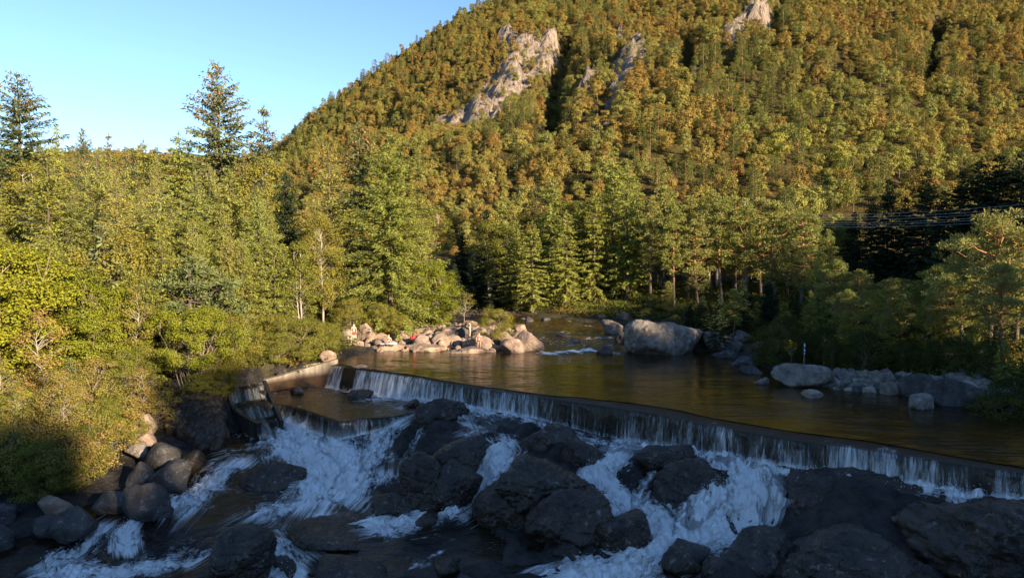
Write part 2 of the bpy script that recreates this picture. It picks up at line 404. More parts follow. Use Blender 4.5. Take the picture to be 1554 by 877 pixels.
def puff(C, rng, c, r, n, ln, w, flat=.6, m=0, up=.35):
    d = unit(rng.normal(0, 1, (n, 3)) + Z3 * up)
    p = c + d * np.array([1, 1, flat]) * r * rng.uniform(.25, .95, (n, 1))
    U = unit(d + rng.normal(0, .45, (n, 3)) + Z3 * .25) * (ln * rng.uniform(.6, 1.2, n))[:, None]
    C.kites(p, U, unit(np.cross(U, rng.normal(0, 1, (n, 3)))) * w * .5, m)

def pine(seed, H, Rc, base=.42, nbr=26, pr=.75, npf=3, nn=80, ln=.36, w=.085, mats=('b_pine', 'l_pine'), bend=.25):
    rng = np.random.default_rng(seed); T = MB(); C = MB()
    zs = np.linspace(0, H * .96, 10); bx, by = rng.uniform(-bend, bend, 2)
    tx = lambda z: np.array([bx * math.sin(z / H * 3.0), by * math.sin(z / H * 2.4), z - .15])
    T.tube([tx(z) for z in zs], np.linspace(H * .0145 + .03, .045, 10), 8)
    for i in range(5):   # dead stubs low on the trunk
        z = H * rng.uniform(.15, base + .08); az = rng.uniform(0, 6.28); L = rng.uniform(.4, 1.3)
        d = np.array([math.cos(az), math.sin(az), rng.uniform(-.2, .3)]); p = tx(z)
        T.tube([p, p + d * L * .6, p + d * L + Z3 * .08], [.03, .02, .008], 4)
    for i in range(nbr):
        f = (i + rng.uniform(0, 1)) / nbr; z = H * (base + (.97 - base) * f); az = i * 2.4 + rng.uniform(-.5, .5)
        prof = (math.sin(min(1, f * 1.35 + .25) * math.pi * .5) * (1 - f ** 2.6) + .16)
        L = Rc * prof * rng.uniform(.55, 1.1)
        d = np.array([math.cos(az), math.sin(az), 0]); p = tx(z); up = rng.uniform(.05, .5)
        s = np.linspace(0, 1, 5)
        P = p + d * (L * s)[:, None] + Z3 * (L * (up * s * s + .1 * s) + .12 * np.sin(s * 5 + i))[:, None]
        T.tube(P, np.linspace(.05 + .018 * L, .012, 5), 5)
        k = max(1, int(round(npf * L / Rc + .6)))
        for j in range(k):
            q = P[-1] - d * L * (.32 * j) + np.array([*rng.normal(0, .16 * L * (j > 0) + .12, 2), rng.normal(.12, .12)])
            puff(C, rng, q, pr * rng.uniform(.6, 1.15), int(nn * rng.uniform(.6, 1.2)), ln, w, .5)
    for j in range(4): puff(C, rng, tx(H * (.93 + .02 * j)) + rng.normal(0, .25, 3), pr * .7, nn, ln, w, .8)
    return T.mesh('trunk', [M[mats[0]]]), C.mesh('crown', [M[mats[1]]]), H

def broadleaf(seed, H, Rc, base=.2, ncl=60, nl=110, cr=.6, leaf=.2, lw=.6, stems=1, mats=('b_birch', 'l_birch'), spread=.25, top=.6, rt=None, hang=0., fill=.35):
    rng = np.random.default_rng(seed); T = MB(); C = MB(); axes = []
    for s in range(stems):
        az = rng.uniform(0, 6.28) if stems > 1 else 0; sp = spread * (rng.uniform(.4, 1) if stems > 1 else rng.uniform(0, .3))
        hh = H * (rng.uniform(.7, .97) if stems > 1 else .95); zz = np.linspace(-.1, hh, 7)
        c0 = rng.uniform(-.12, .12, 2) * (stems > 1) * 2
        P = np.stack([c0[0] + math.cos(az) * sp * zz + .10 * np.sin(zz * 1.3 + s) * zz / H * 2, c0[1] + math.sin(az) * sp * zz + .1 * np.cos(zz * 1.1 + s) * zz / H * 2, zz], 1)
        r0 = rt or (H * .012 + .02)
        T.tube(P, np.linspace(r0 * rng.uniform(.7, 1), .012, 7), 6); axes.append(P)
    for i in range(ncl):
        A = axes[i % stems]
        f = rng.uniform(0, 1) ** .85; z = H * (base + (1 - base) * f)
        prof = math.sqrt(max(.02, 1 - ((f - (1 - top)) / (top if f > 1 - top else (1 - top + .12))) ** 2))
        rad = Rc * prof * math.sqrt(rng.uniform(fill ** 2, 1)); az = rng.uniform(0, 6.28)
        zc = min(z, A[-1, 2]); ax = np.array([np.interp(zc, A[:, 2], A[:, 0]), np.interp(zc, A[:, 2], A[:, 1]), zc])
        c = ax * np.array([.6, .6, 0]) + np.array([math.cos(az) * rad, math.sin(az) * rad, z])
        zb = max(H * .08, min(A[-1, 2] * .97, z - rad * rng.uniform(.5, 1.0)))
        p0 = np.array([np.interp(zb, A[:, 2], A[:, 0]), np.interp(zb, A[:, 2], A[:, 1]), zb])
        mid = (p0 + c) / 2 + rng.normal(0, .08 * rad, 3) + Z3 * rad * .1
        T.tube([p0, mid, c], [.012 + .006 * H * .5 * .4, .014, .006], 4)
        n = int(nl * rng.uniform(.5, 1.4)); r = cr * rng.uniform(.65, 1.3)
        p = c + unit(rng.normal(0, 1, (n, 3))) * (rng.uniform(.2, 1, (n, 1)) ** .6) * np.array([1, 1, .75]) * r
        nr = unit(rng.normal(0, .45, (n, 3)) + Z3 * .35 + unit(p - c) * .8 + unit(c - np.array([0, 0, z * .8])) * .5)
        U = np.cross(nr, rng.normal(0, 1, (n, 3))); U = unit(unit(U) - Z3 * hang) * (leaf * rng.uniform(.6, 1.25, n))[:, None]
        C.kites(p, U, unit(np.cross(U, nr)) * (leaf * lw * .5), 0, .5)
    return T.mesh('trunk', [M[mats[0]]]), C.mesh('crown', [M[mats[1]]]), H

KIND = {
 'spruce': [spruce(1, 20, 6.0, cones=.3, gap=.08, sub=2, tw=.13, dz=.45, lift=.75, nb=7, hangs=1.3), spruce(2, 18, 4.2, dz=.5, gap=.1, droop=.38, sub=2, cones=.25)],
 'bigspruce': [spruce(5, 21, 7.6, z0=.02, dz=.46, nb=8, tl=.55, tw=.095, taper=.72, droop=.22, ds=.165, gap=.12, sub=2, hangs=2.2, lift=.55, zj=.22, mats=('b_spruce', 'l_bigspruce'))],
 'youngspruce': [spruce(11, 9, 2.9, z0=.02, dz=.33, nb=7, tl=.42, tw=.065, ds=.12, taper=.9, droop=.12, lift=.6, bw=1.0, sub=2, mats=('b_spruce', 'l_bigspruce')), spruce(12, 8, 2.4, z0=.02, dz=.36, nb=6, tl=.4, tw=.062, ds=.12, droop=.15, lift=.55, sub=2, mats=('b_spruce', 'l_bigspruce'))],
 'bluespruce': [spruce(14, 6, 2.1, z0=.03, dz=.36, nb=6, tl=.5, tw=.08, ds=.15, mats=('b_spruce', 'l_blspruce'), droop=.1, lift=.5, gap=.1)],
 'larch': [spruce(21, 12, 3.4, z0=.05, dz=.34, nb=6, tl=.44, tw=.058, ds=.11, mats=('b_spruce', 'l_larch'), droop=.12, lift=.75, taper=.85, gap=.1, sub=2), spruce(22, 13, 2.8, z0=.06, dz=.36, nb=6, tl=.42, tw=.055, ds=.11, mats=('b_spruce', 'l_larch'), droop=.2, lift=.8, gap=.15, sub=2)],
 'openspruce': [spruce(31, 18, 3.4, z0=.10, dz=.55, nb=6, tl=.85, tw=.13, ds=.22, droop=.12, lift=.25, taper=.65, gap=.15, sub=2, mats=('b_spruce', 'l_bigspruce')), spruce(32, 17, 2.9, z0=.12, dz=.6, nb=6, tl=.8, tw=.13, ds=.22, droop=.2, lift=.3, taper=.7, gap=.18, sub=2, mats=('b_spruce', 'l_bigspruce'))],
 'shadespruce': [spruce(41, 17, 3.8, mats=('b_spruce', 'l_shdspruce'), gap=.05, tw=.2, tl=.95, sub=2, dz=.5)],
 'pine': [pine(51, 15, 2.4, base=.36, nbr=36, nn=90, w=.1, pr=.7, bend=.6), pine(52, 16, 2.1, base=.3, nbr=40, nn=80, w=.1, pr=.65, bend=.5), pine(53, 14, 2.6, base=.18, nbr=46, nn=80, w=.1, pr=.65, bend=.7)],
 'bigpine': [pine(55, 11, 3.6, base=.30, nbr=40, pr=.62, nn=110, ln=.30, w=.06, npf=4, bend=.6), pine(56, 9, 2.9, base=.28, nbr=30, pr=.6, nn=100, ln=.28, w=.06, npf=4, bend=.8), pine(57, 10, 2.4, base=.4, nbr=26, pr=.6, nn=100, ln=.28, w=.06, npf=3, bend=.8)],
 'youngpine': [pine(58, 5.5, 1.5, base=.12, nbr=34, pr=.42, nn=70, ln=.26, w=.06, npf=2, mats=('b_spruce', 'l_blspruce'), bend=.1)],
 'birch': [broadleaf(61, 11, 2.3, base=.28, ncl=80, nl=170, cr=.75, leaf=.155, hang=.5), broadleaf(62, 10, 2.0, base=.25, ncl=70, nl=170, cr=.7, leaf=.155, hang=.5, stems=2, spread=.12)],
 'sapling': [broadleaf(64, 8.5, 1.5, base=.52, ncl=34, nl=42, cr=.55, leaf=.15, rt=.06, hang=.3, mats=('b_birch', 'l_scrub'))],
 'bush': [broadleaf(66, 7.5, 3.1, base=.38, ncl=120, nl=260, cr=.62, leaf=.128, lw=.62, stems=14, spread=.40, mats=('b_bush', 'l_bush'), rt=.05, top=.55, fill=.5),
          broadleaf(67, 6.5, 2.5, base=.10, ncl=120, nl=260, cr=.62, leaf=.122, stems=7, spread=.3, mats=('b_bush', 'l_bush'), rt=.05, fill=.3)],
 'greenbush': [broadleaf(68, 5, 2.4, base=.06, ncl=95, nl=200, cr=.58, leaf=.115, stems=6, spread=.35, mats=('b_bush', 'l_birch'), rt=.04)],
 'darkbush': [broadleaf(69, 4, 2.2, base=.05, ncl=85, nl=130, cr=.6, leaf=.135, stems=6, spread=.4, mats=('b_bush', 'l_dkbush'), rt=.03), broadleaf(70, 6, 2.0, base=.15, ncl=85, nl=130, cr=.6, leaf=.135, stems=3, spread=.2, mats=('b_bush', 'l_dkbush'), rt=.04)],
 'scrub': [broadleaf(71, 2.6, 1.7, base=.2, ncl=64, nl=85, cr=.34, leaf=.085, stems=16, spread=.5, mats=('b_bush', 'l_scrub'), rt=.018, top=.5), broadleaf(72, 3.2, 1.7, base=.08, ncl=56, nl=70, cr=.32, leaf=.085, stems=14, spread=.36, mats=('b_bush', 'l_scrub'), rt=.018)],
 'fern': [broadleaf(75, 1.8, 1.2, base=.05, ncl=45, nl=60, cr=.35, leaf=.15, lw=.4, stems=7, spread=.5, mats=('b_bush', 'l_fern'), rt=.015)],
}
TREECOUNT = []
ONE = {'spruce': 'spruce_tree', 'bigspruce': 'spruce_tree', 'youngspruce': 'young_spruce_tree', 'bluespruce': 'blue_spruce_tree', 'larch': 'larch_tree', 'openspruce': 'open_spruce_tree', 'shadespruce': 'shaded_spruce_tree',
       'pine': 'pine_tree', 'bigpine': 'pine_tree', 'youngpine': 'young_pine_tree', 'birch': 'birch_tree', 'sapling': 'birch_sapling', 'bush': 'tall_shrub', 'greenbush': 'green_shrub', 'darkbush': 'dark_shrub', 'scrub': 'scrub_bush', 'fern': 'fern_clump'}
CAT = {'spruce': 'spruce tree', 'bigspruce': 'spruce tree', 'youngspruce': 'spruce tree', 'bluespruce': 'spruce tree', 'larch': 'larch tree', 'openspruce': 'spruce tree', 'shadespruce': 'spruce tree', 'pine': 'pine tree', 'bigpine': 'pine tree',
       'youngpine': 'pine tree', 'birch': 'birch tree', 'sapling': 'birch tree', 'bush': 'shrub', 'greenbush': 'shrub', 'darkbush': 'shrub', 'scrub': 'bush', 'fern': 'fern'}
def tree(kind, loc, H, label=None, group=None, var=None, wide=1.0, rz=None):
    v = KIND[kind]; var = random.randrange(len(v)) if var is None else var
    tm, cm, h0 = v[var]; s = H / h0
    o = empty(ONE[kind], loc, random.uniform(0, 6.28) if rz is None else rz, (s * wide, s * wide, s))
    tag(o, label, CAT[kind], group)
    stem = 'stems' if kind in ('bush', 'greenbush', 'darkbush', 'scrub', 'fern') else 'trunk'
    link(stem, tm, o); link('crown' if stem == 'trunk' else 'foliage', cm, o)
    return o

# small far trees: trunk and crown in one mesh
def far_broad(seed, H, Rc, ncl, nl, leaf, cr, base=.3):
    rng = np.random.default_rng(seed); B = MB()
    B.tube([(0, 0, -1), (.15, 0, H * .4), (0, .1, H * .8)], [.11, .07, .03], 4, 0)
    for i in range(ncl):
        f = rng.uniform(0, 1); z = H * (base + (1 - base) * f); prof = math.sqrt(max(.05, 1 - ((f - .45) / .62) ** 2))
        az = rng.uniform(0, 6.28); rad = Rc * prof * math.sqrt(rng.uniform(.15, 1))
        c = np.array([math.cos(az) * rad, math.sin(az) * rad, z])
        p = c + unit(rng.normal(0, 1, (nl, 3))) * (rng.uniform(.2, 1, (nl, 1)) ** .6) * np.array([1, 1, .72]) * cr
        nr = unit(rng.normal(0, .4, (nl, 3)) + Z3 * .3 + unit(p - c) * .9 + unit(c - np.array([0, 0, H * .5])) * .6)
        U = unit(np.cross(nr, rng.normal(0, 1, (nl, 3)))) * leaf * rng.uniform(.6, 1.3, (nl, 1))
        B.kites(p, U, unit(np.cross(U, nr)) * leaf * .42, 1, .5)
    return B.mesh('birch_tree', [M['b_far'], M['l_far']])
def far_conifer(seed, H, Rb, base, dz, tl, tw, pinelike=False):
    rng = np.random.default_rng(seed); B = MB()
    B.tube([(0, 0, -1), (0, 0, H * .5), (0, 0, H)], [.16, .11, .03], 5, 0)
    z = base * H
    while z < H * .97:
        f = (z / H - base) / (1 - base); L0 = Rb * ((1 - f) ** .8 if not pinelike else math.sqrt(max(.05, 1 - (f - .3) ** 2 / .55)))
        nb = 7 if not pinelike else 5
        for b in range(nb):
            az = rng.uniform(0, 6.28); L = L0 * rng.uniform(.6, 1.1) + .15; d = np.array([math.cos(az), math.sin(az), (-.25 + .6 * f) if not pinelike else .25])
            if pinelike: puff(B, rng, np.array([0, 0, z]) + d * L * .8, .75, 26, .5, .16, .5, 1)
            else:
                k = max(2, int(L / .5)); s = np.linspace(.25, 1, k); sd = np.array([-d[1], d[0], 0])
                for sg in (-1, 1):
                    U = unit(d * .7 + sd * sg * rng.uniform(.4, .8, (k, 1)) - Z3 * rng.uniform(0, .4, (k, 1))) * tl * (1.1 - .5 * s)[:, None]
                    B.kites(np.array([0, 0, z]) + d * (L * s)[:, None], U, unit(np.cross(U, Z3 + rng.normal(0, .4, (k, 3)))) * tw * .5, 1)
        z += dz * rng.uniform(.8, 1.2)
    return B.mesh('conifer_tree', [M['b_pine'] if pinelike else M['b_spruce'], M['l_farcon']])
FAR_B = [far_broad(81, 8.5, 3.0, 44, 60, .36, 1.1, .22), far_broad(82, 9.5, 2.8, 46, 58, .35, 1.0, .2), far_broad(83, 7.5, 3.3, 44, 62, .37, 1.15, .2), far_broad(84, 9.5, 2.3, 36, 52, .34, .95, .3)]
FAR_C = [far_conifer(91, 12, 2.3, .12, .55, 1.0, .3), far_conifer(92, 12, 2.2, .4, .75, .5, .16, True), far_conifer(93, 11, 2.6, .3, .7, .5, .16, True)]
FAR_SEED = KIND['scrub']

# ------------------------------------------------------------------ scatter (stuff only)
def scatter(name, pts, sc, idx, meshes, label, cat):
    c = bpy.data.collections.new(name + '_kinds')
    for i, me in enumerate(meshes):
        o = bpy.data.objects.new('%s_kind_%s' % (name, 'abcdefgh'[i]), me); c.objects.link(o)
    me = bpy.data.meshes.new(name); n = len(pts)
    me.vertices.add(n); me.vertices.foreach_set('co', np.asarray(pts, np.float32).ravel())
    attr(me, 'sc', 'FLOAT', sc); attr(me, 'rz', 'FLOAT', RNG.uniform(0, 6.28, n)); attr(me, 'ix', 'INT', idx)
    ob = link(name, me); tag(ob, label, cat, kind='stuff')
    g = bpy.data.node_groups.new(name, 'GeometryNodeTree')
    g.interface.new_socket('Geometry', in_out='INPUT', socket_type='NodeSocketGeometry'); g.interface.new_socket('Geometry', in_out='OUTPUT', socket_type='NodeSocketGeometry')
    N = g.nodes.new; L = g.links.new
    gi, go, ip, ci = N('NodeGroupInput'), N('NodeGroupOutput'), N('GeometryNodeInstanceOnPoints'), N('GeometryNodeCollectionInfo')
    ci.inputs['Collection'].default_value = c; ci.inputs['Separate Children'].default_value = True; ci.inputs['Reset Children'].default_value = True
    def na(nm, ty):
        a = N('GeometryNodeInputNamedAttribute'); a.data_type = ty; a.inputs[0].default_value = nm; return a.outputs[0]
    cx = N('ShaderNodeCombineXYZ'); L(na('rz', 'FLOAT'), cx.inputs[2])
    L(gi.outputs[0], ip.inputs['Points']); L(ci.outputs[0], ip.inputs['Instance']); ip.inputs['Pick Instance'].default_value = True
    L(na('ix', 'INT'), ip.inputs['Instance Index']); L(cx.outputs[0], ip.inputs['Rotation']); L(na('sc', 'FLOAT'), ip.inputs['Scale'])
    L(ip.outputs[0], go.inputs[0])
    md = ob.modifiers.new('scatter', 'NODES'); md.node_group = g
    return ob

# ------------------------------------------------------------------ rocks
_ico = {}
def ico(sub):
    if sub not in _ico:
        b = bmesh.new(); bmesh.ops.create_icosphere(b, subdivisions=sub, radius=1)
        b.verts.ensure_lookup_table()
        _ico[sub] = (np.array([v.co[:] for v in b.verts]), [[v.index for v in f.verts] for f in b.faces]); b.free()
    return _ico[sub]
def rock_mesh(seed, sub=4, facets=14, sharp=14, rough=.06, dims=(1, 1, 1), mat='bank', name='boulder'):
    rng = np.random.default_rng(seed); D, Fc = ico(sub)
    nrm = unit(rng.normal(0, 1, (facets, 3))); dist = rng.uniform(.62, 1.0, facets)
    g = np.clip(D @ nrm.T, 0, None) / dist
    r = (np.sum(g ** sharp, 1) + 1e-6) ** (-1 / sharp); r = np.clip(r, .3, 1.25)
    V = D * r[:, None]
    k = np.array(dims); P = V * k / max(min(np.min(k), 1.0), .3) * .9 + seed * 3.1
    if mat == 'wet':   # bedding planes and joints
        st = (P @ np.array([.35, .15, 1.6])) * 1.0 + .5 * fbm(P[:, 0] * .6, P[:, 1] * .6, P[:, 2] * .6, 2); fr_ = st - np.floor(st)
        V = V * (1 - .045 * sstep(.75, 1, fr_) + .06 * np.abs(fbm(P[:, 0] * 1.2, P[:, 1] * 1.2, P[:, 2] * 1.2, 3)))[:, None]
        if sub >= 5: V = V * (1 + .030 * (.5 - np.abs(fbm(P[:, 0] * 2.2, P[:, 1] * 2.2, P[:, 2] * 3.0, 4))) + .014 * fbm(P[:, 0] * 7, P[:, 1] * 7, P[:, 2] * 9, 3))[:, None]
    V = V * (1 + rough * 1.4 * fbm(P[:, 0], P[:, 1], P[:, 2], 4)[:, None] + rough * .5 * fbm(P[:, 0] * 5, P[:, 1] * 5, P[:, 2] * 5, 3)[:, None])
    lo, hi = V.min(0), V.max(0); V = (V - (lo + hi) / 2) / ((hi - lo) / 2) * k
    me = bpy.data.meshes.new(name); me.from_pydata(V.tolist(), [], Fc); me.materials.append(M[mat])
    me.polygons.foreach_set('use_smooth', np.full(len(me.polygons), True)); me.update()
    return me
def boulder(bb, zb, label, dr=.8, mat='wet', seed=None, sub=4, group=None, sink=.35, name='boulder', rz=None, sharp=12, rough=.06, top=None, facets=14):
    x0, y0, x1, y1 = bb
    seed = seed if seed is not None else int(x0 * 7 + y0) % 9973
    p = at_z((x0 + x1) / 2, y1, zb); D = p[1]; w = (x1 - x0) / F * D; dep = w * dr
    Dc = D + dep * .42; zt = at_d((x0 + x1) / 2, y0, Dc)[2]
    if zt - zb < .12: zt = zb + .12
    h = zt - zb; sk = h * sink + .1
    me = rock_mesh(seed, sub, facets, sharp, rough, (w / 2, dep / 2, (h + sk) / 2), mat, name)
    o = link(name, me); o.location = (p[0] * Dc / D, Dc, zb - sk + (h + sk) / 2)
    o.rotation_euler = (0, 0, 0)
    tag(o, label, 'rock', group)
    return o
# ------------------------------------------------------------------ dam line (pixels read from the photo)
FRONT = [(503, 554), (531, 558), (541, 561), (620, 571), (650, 577), (709, 587), (799, 599), (840, 605), (933, 618), (1007, 629), (1048, 640), (1086, 646), (1136, 655), (1200, 667), (1304, 681), (1403, 695), (1503, 711), (1554, 717)]
FOOT = [(485, 587), (526, 591), (572, 602), (600, 606), (650, 606), (740, 621), (808, 634), (840, 638), (876, 650), (921, 665), (970, 672), (1041, 681), (1086, 689), (1164, 701), (1231, 711), (1367, 731), (1485, 750), (1554, 760)]
fr = np.array([at_z(x, y, 0) for x, y in FRONT]); d_ = fr[-1] - fr[-4]
fr = np.vstack([fr, fr[-1] + d_ * .9, fr[-1] + d_ * 2.2])
seg = np.append(0, np.cumsum(np.hypot(*np.diff(fr[:, :2], axis=0).T)))
LD = seg[-1]
def dam_at(s): return np.stack([np.interp(s, seg, fr[:, 0]), np.interp(s, seg, fr[:, 1])], -1)
NS = int(LD / .14); S_ = np.linspace(0, LD, NS)
k_ = np.hanning(31); k_ /= k_.sum()
DL = dam_at(S_)
for c_ in (0, 1):
    e_ = np.concatenate([2 * DL[0, c_] - DL[15:0:-1, c_], DL[:, c_], 2 * DL[-1, c_] - DL[-2:-17:-1, c_]]); DL[:, c_] = np.convolve(e_, k_, 'valid')
TG = np.gradient(DL, axis=0); TG /= np.linalg.norm(TG, axis=1)[:, None]
NRM = np.stack([TG[:, 1], -TG[:, 0]], 1)     # towards the camera
NRM *= np.sign(-(NRM[:, 1:2]))
PXD = project(DL[:, 0], DL[:, 1], 0 * S_)[0]
def foot_z(px, Y):
    py = np.interp(px, [p[0] for p in FOOT], [p[1] for p in FOOT]); return np.array([at_d(a, b, c)[2] for a, b, c in zip(px, py, Y)])
ZF = np.clip(foot_z(np.clip(PXD, 485, 1554), DL[:, 1]), -2.1, -.9)
ZF = np.convolve(np.pad(ZF, 20, 'edge'), np.ones(41) / 41, 'valid')
WB = np.interp(PXD, [500, 830, 860, 960, 1100, 1200, 1300, 1420, 1554], [.45, .5, 1.1, 1.5, 1.35, 1.5, 1.6, 1.1, .7])   # crest width
BK = DL - NRM * WB[:, None]
def dam_y(x): return np.interp(x, DL[:, 0], DL[:, 1])

# ------------------------------------------------------------------ lower river: water level from channels
def footpt(px):
    i = int(np.argmin(np.abs(PXD - px))); q = DL[i] + NRM[i] * .5; return np.array([q[0], q[1], ZF[i]])
def cpt(p):
    return footpt(p[0]) if len(p) == 1 else at_z(*p)
ZBAS = -1.40
CH = [   # (points, width m, strength)
 ([(428, 634, -2.35), (442, 655, -2.65), (465, 688, -3.05), (500, 722, -3.5), (472, 762, -3.85)], 2.6, .98),
 ([(505, 670, -2.5), (518, 690, -2.85), (538, 712, -3.2), (505, 745, -3.65)], 2.6, .98),
 ([(590, 646, -1.95), (577, 660, -2.4), (566, 690, -2.95), (550, 715, -3.3)], 1.5, .8),
 ([(500, 750, -3.72), (445, 764, -3.9), (395, 786, -4.02)], 1.5, .7),
 ([(407, 668, -2.75), (378, 680, -2.95), (340, 684, -3.05)], .9, .35),
 ([(352, 706, -3.35), (328, 726, -3.7), (295, 750, -4.0), (264, 774, -4.12)], 1.6, .85),
 ([(300, 742, -3.95), (400, 742, -3.82), (440, 736, -3.7)], .8, .35),
 ([(485,), (560,), (650,), (740,), (806,)], 1.2, .85),
 ([(600, 612, -1.32), (550, 612, -1.38), (510, 606, -1.40)], .8, .5),
 ([(690, 624, -1.3), (712, 640, -1.5), (735, 652, -1.65), (705, 660, -1.85)], .9, .5),
 ([(740, 668, -1.95), (765, 686, -2.3), (748, 712, -2.8), (715, 745, -3.35), (680, 774, -3.78), (620, 790, -3.97), (565, 798, -4.02)], 1.5, .95),
 ([(640, 650, -1.75), (628, 672, -2.4), (612, 700, -3.0)], .5, .4),
 ([(660, 700, -2.9), (640, 735, -3.4), (628, 765, -3.8)], .45, .42),
 ([(820, 640, -1.7), (870, 662, -1.9), (921, 676, -1.95), (960, 680, -1.95)], 1.0, .6),
 ([(935, 688, -2.02), (905, 712, -2.25), (925, 738, -2.8), (950, 766, -3.28), (985, 795, -3.6), (1010, 815, -3.72)], 1.7, .97),
 ([(990, 716, -2.35), (976, 742, -2.95), (962, 765, -3.28)], .7, .6),
 ([(1130, 702, -1.45), (1140, 722, -1.55), (1136, 750, -2.5), (1130, 780, -3.2), (1118, 802, -3.62), (1040, 818, -3.74), (965, 848, -3.85), (880, 876, -3.95)], 2.0, .98),
 ([(1182, 726, -1.6), (1184, 755, -2.6), (1172, 790, -3.45)], 1.0, .9),
 ([(1092, 735, -1.95), (1072, 765, -2.85), (1058, 796, -3.5)], .9, .95),
 ([(950,), (1050,), (1164,), (1231,), (1367,), (1485,), (1554,)], .75, .95),
 ([(195, 798, -4.22), (186, 815, -4.55), (190, 838, -4.95)], .9, .85),
 ([(150, 806, -4.35), (122, 835, -4.85), (70, 866, -5.2)], 1.0, .75),
 ([(80, 868, -5.25), (160, 872, -5.25), (245, 862, -5.15), (300, 856, -5.1)], 1.2, .85),
 ([(408, 836, -4.5), (418, 856, -4.9), (440, 876, -5.15)], 1.4, .85),
 ([(625, 862, -4.3), (668, 838, -4.2)], .25, .5),
 ([(480, 800, -4.05), (520, 792, -4.03)], .5, .25),
]
WP = []
chs = []
for pts, w, k in CH:
    P = np.array([cpt(p) for p in pts]); WP += list(P); chs.append((P, w, k))
WP += [at_z(*p) for p in [(250, 790, -4.2), (120, 800, -4.3), (40, 830, -4.5), (330, 790, -4.15), (560, 770, -3.9), (700, 800, -4.05), (800, 830, -4.1), (500, 820, -4.1), (700, 850, -4.2), (320, 840, -4.35), (600, 860, -4.25), (860, 860, -4.05),
       (280, 720, -3.9), (350, 665, -2.9), (420, 700, -3.3), (430, 720, -3.6), (1080, 840, -3.8), (1200, 850, -3.8), (850, 680, -2.2), (850, 740, -3), (780, 800, -3.9), (1060, 710, -1.6), (1020, 740, -2.6), (1300, 760, -1.7), (1450, 790, -1.9), (1554, 800, -2.0), (1300, 840, -3.2), (1500, 870, -3.2)]]
WP += [np.array(p) for p in [(-20, 26, -5.5), (-10, 25, -5.2), (0, 22, -4.8), (12, 20, -4.6), (25, 20, -4), (34, 24, -2.5), (-30, 28, -5.6)]]
for s_ in range(4, NS, 28): WP.append(np.array([*(DL[s_] + NRM[s_] * 1.0), ZF[s_] - .02])); WP.append(np.array([*(DL[s_] - NRM[s_] * 1.5), ZF[s_]]))
Wf = RBF(WP, .02)
WEIR = [at_z(x, y, ZBAS + .02) for x, y in [(416, 613.5), (434, 615.5), (464, 623.5), (490, 632), (516, 641), (540, 637.5), (561, 634.8), (597, 632.3)]]
BASIN = [*WEIR, at_z(640, 622, ZBAS), at_z(650, 608, -1.2), at_z(560, 600, -1.38), at_z(480, 586, -1.4), at_z(405, 590, -1.4)]
BAS = np.array([p[:2] for p in BASIN])

# bank polygon: where river water may be seen (left edge follows the bank rocks)
gx = np.arange(-36, 40, .12); gy = np.arange(17, 60, .12)
X, Y = np.meshgrid(gx, gy); Wz = Wf(X, Y)
inb = inpoly(X, Y, BAS)
Wz = np.where(inb, ZBAS, Wz)
foam = np.zeros_like(X); best = np.full(X.shape, 1e9); fa = X * .8; fb = Y * .8
off = 0
for P, w, k in chs:
    n = max(2, int(np.sum(np.linalg.norm(np.diff(P[:, :2], axis=0), axis=1)) / .25)); t_ = np.linspace(0, len(P) - 1, n)
    Q = np.stack([np.interp(t_, np.arange(len(P)), P[:, i]) for i in range(3)], 1)
    al = np.append(0, np.cumsum(np.linalg.norm(np.diff(Q, axis=0), axis=1)))
    m = (X > Q[:, 0].min() - 4 * w) & (X < Q[:, 0].max() + 4 * w) & (Y > Q[:, 1].min() - 4 * w) & (Y < Q[:, 1].max() + 4 * w)
    xx, yy = X[m], Y[m]; d2 = (xx[:, None] - Q[:, 0]) ** 2 + (yy[:, None] - Q[:, 1]) ** 2
    j = d2.argmin(1); d = np.sqrt(d2[np.arange(len(j)), j])
    tg = np.gradient(Q[:, :2], axis=0); tg /= np.linalg.norm(tg, axis=1)[:, None] + 1e-9
    lat = (xx - Q[j, 0]) * -tg[j, 1] + (yy - Q[j, 1]) * tg[j, 0]
    wob = w * (1 + .45 * fbm(xx * .7, yy * .7, off, 2))
    fo_ = k * 1.06 * np.exp(-(d / (wob * .82)) ** 1.9)
    cur = foam[m]; nb_ = d / w < best[m]
    A_ = fa[m]; B_ = fb[m]; A_[nb_] = al[j][nb_] + off * 7.7; B_[nb_] = lat[nb_] + off * 3.1
    fa[m] = A_; fb[m] = B_; bb_ = best[m]; bb_[nb_] = (d / w)[nb_]; best[m] = bb_
    foam[m] = np.maximum(cur, fo_); off += 1
far_ = best > 2.2
fa[far_] = X[far_] * .7; fb[far_] = Y[far_]
gyz, gxz = np.gradient(Wz, .12); slope = np.hypot(gyz, gxz)
foam = np.where(inb, np.clip(.75 - (dam_y(X) - Y) * .10, 0, 1) * (.55 + .5 * fbm(X * .5, Y * .5, 2, 2)), foam)
fa = np.where(inb, X, fa); fb = np.where(inb, Y, fb)
bs = 1 - .75 * np.clip(foam, 0, 1)
turb = .34 * fbm(fb * 1.4, fa * 1.0, 3.3, 5, .62) + .09 * (1 - 2 * np.abs(fbm(X * 2.6, Y * 2.6, 1, 3)))
Zr = Wz + np.clip(foam, 0, 1) * turb * 1.15 + .05 * fbm(X * .8, Y * .8, 5, 3) * bs
Zr = np.where(inb, ZBAS + foam * turb * .6, Zr)
vis = (Y < dam_y(X) - .02) & (X > DL[0, 0] - 24)
Fq = grid_faces(len(gx), len(gy)); keep = vis.ravel()[Fq].all(1)
me = mesh_quads('river', np.stack([X, Y, Zr], -1).reshape(-1, 3), Fq[keep], [M['river']], smooth=True)
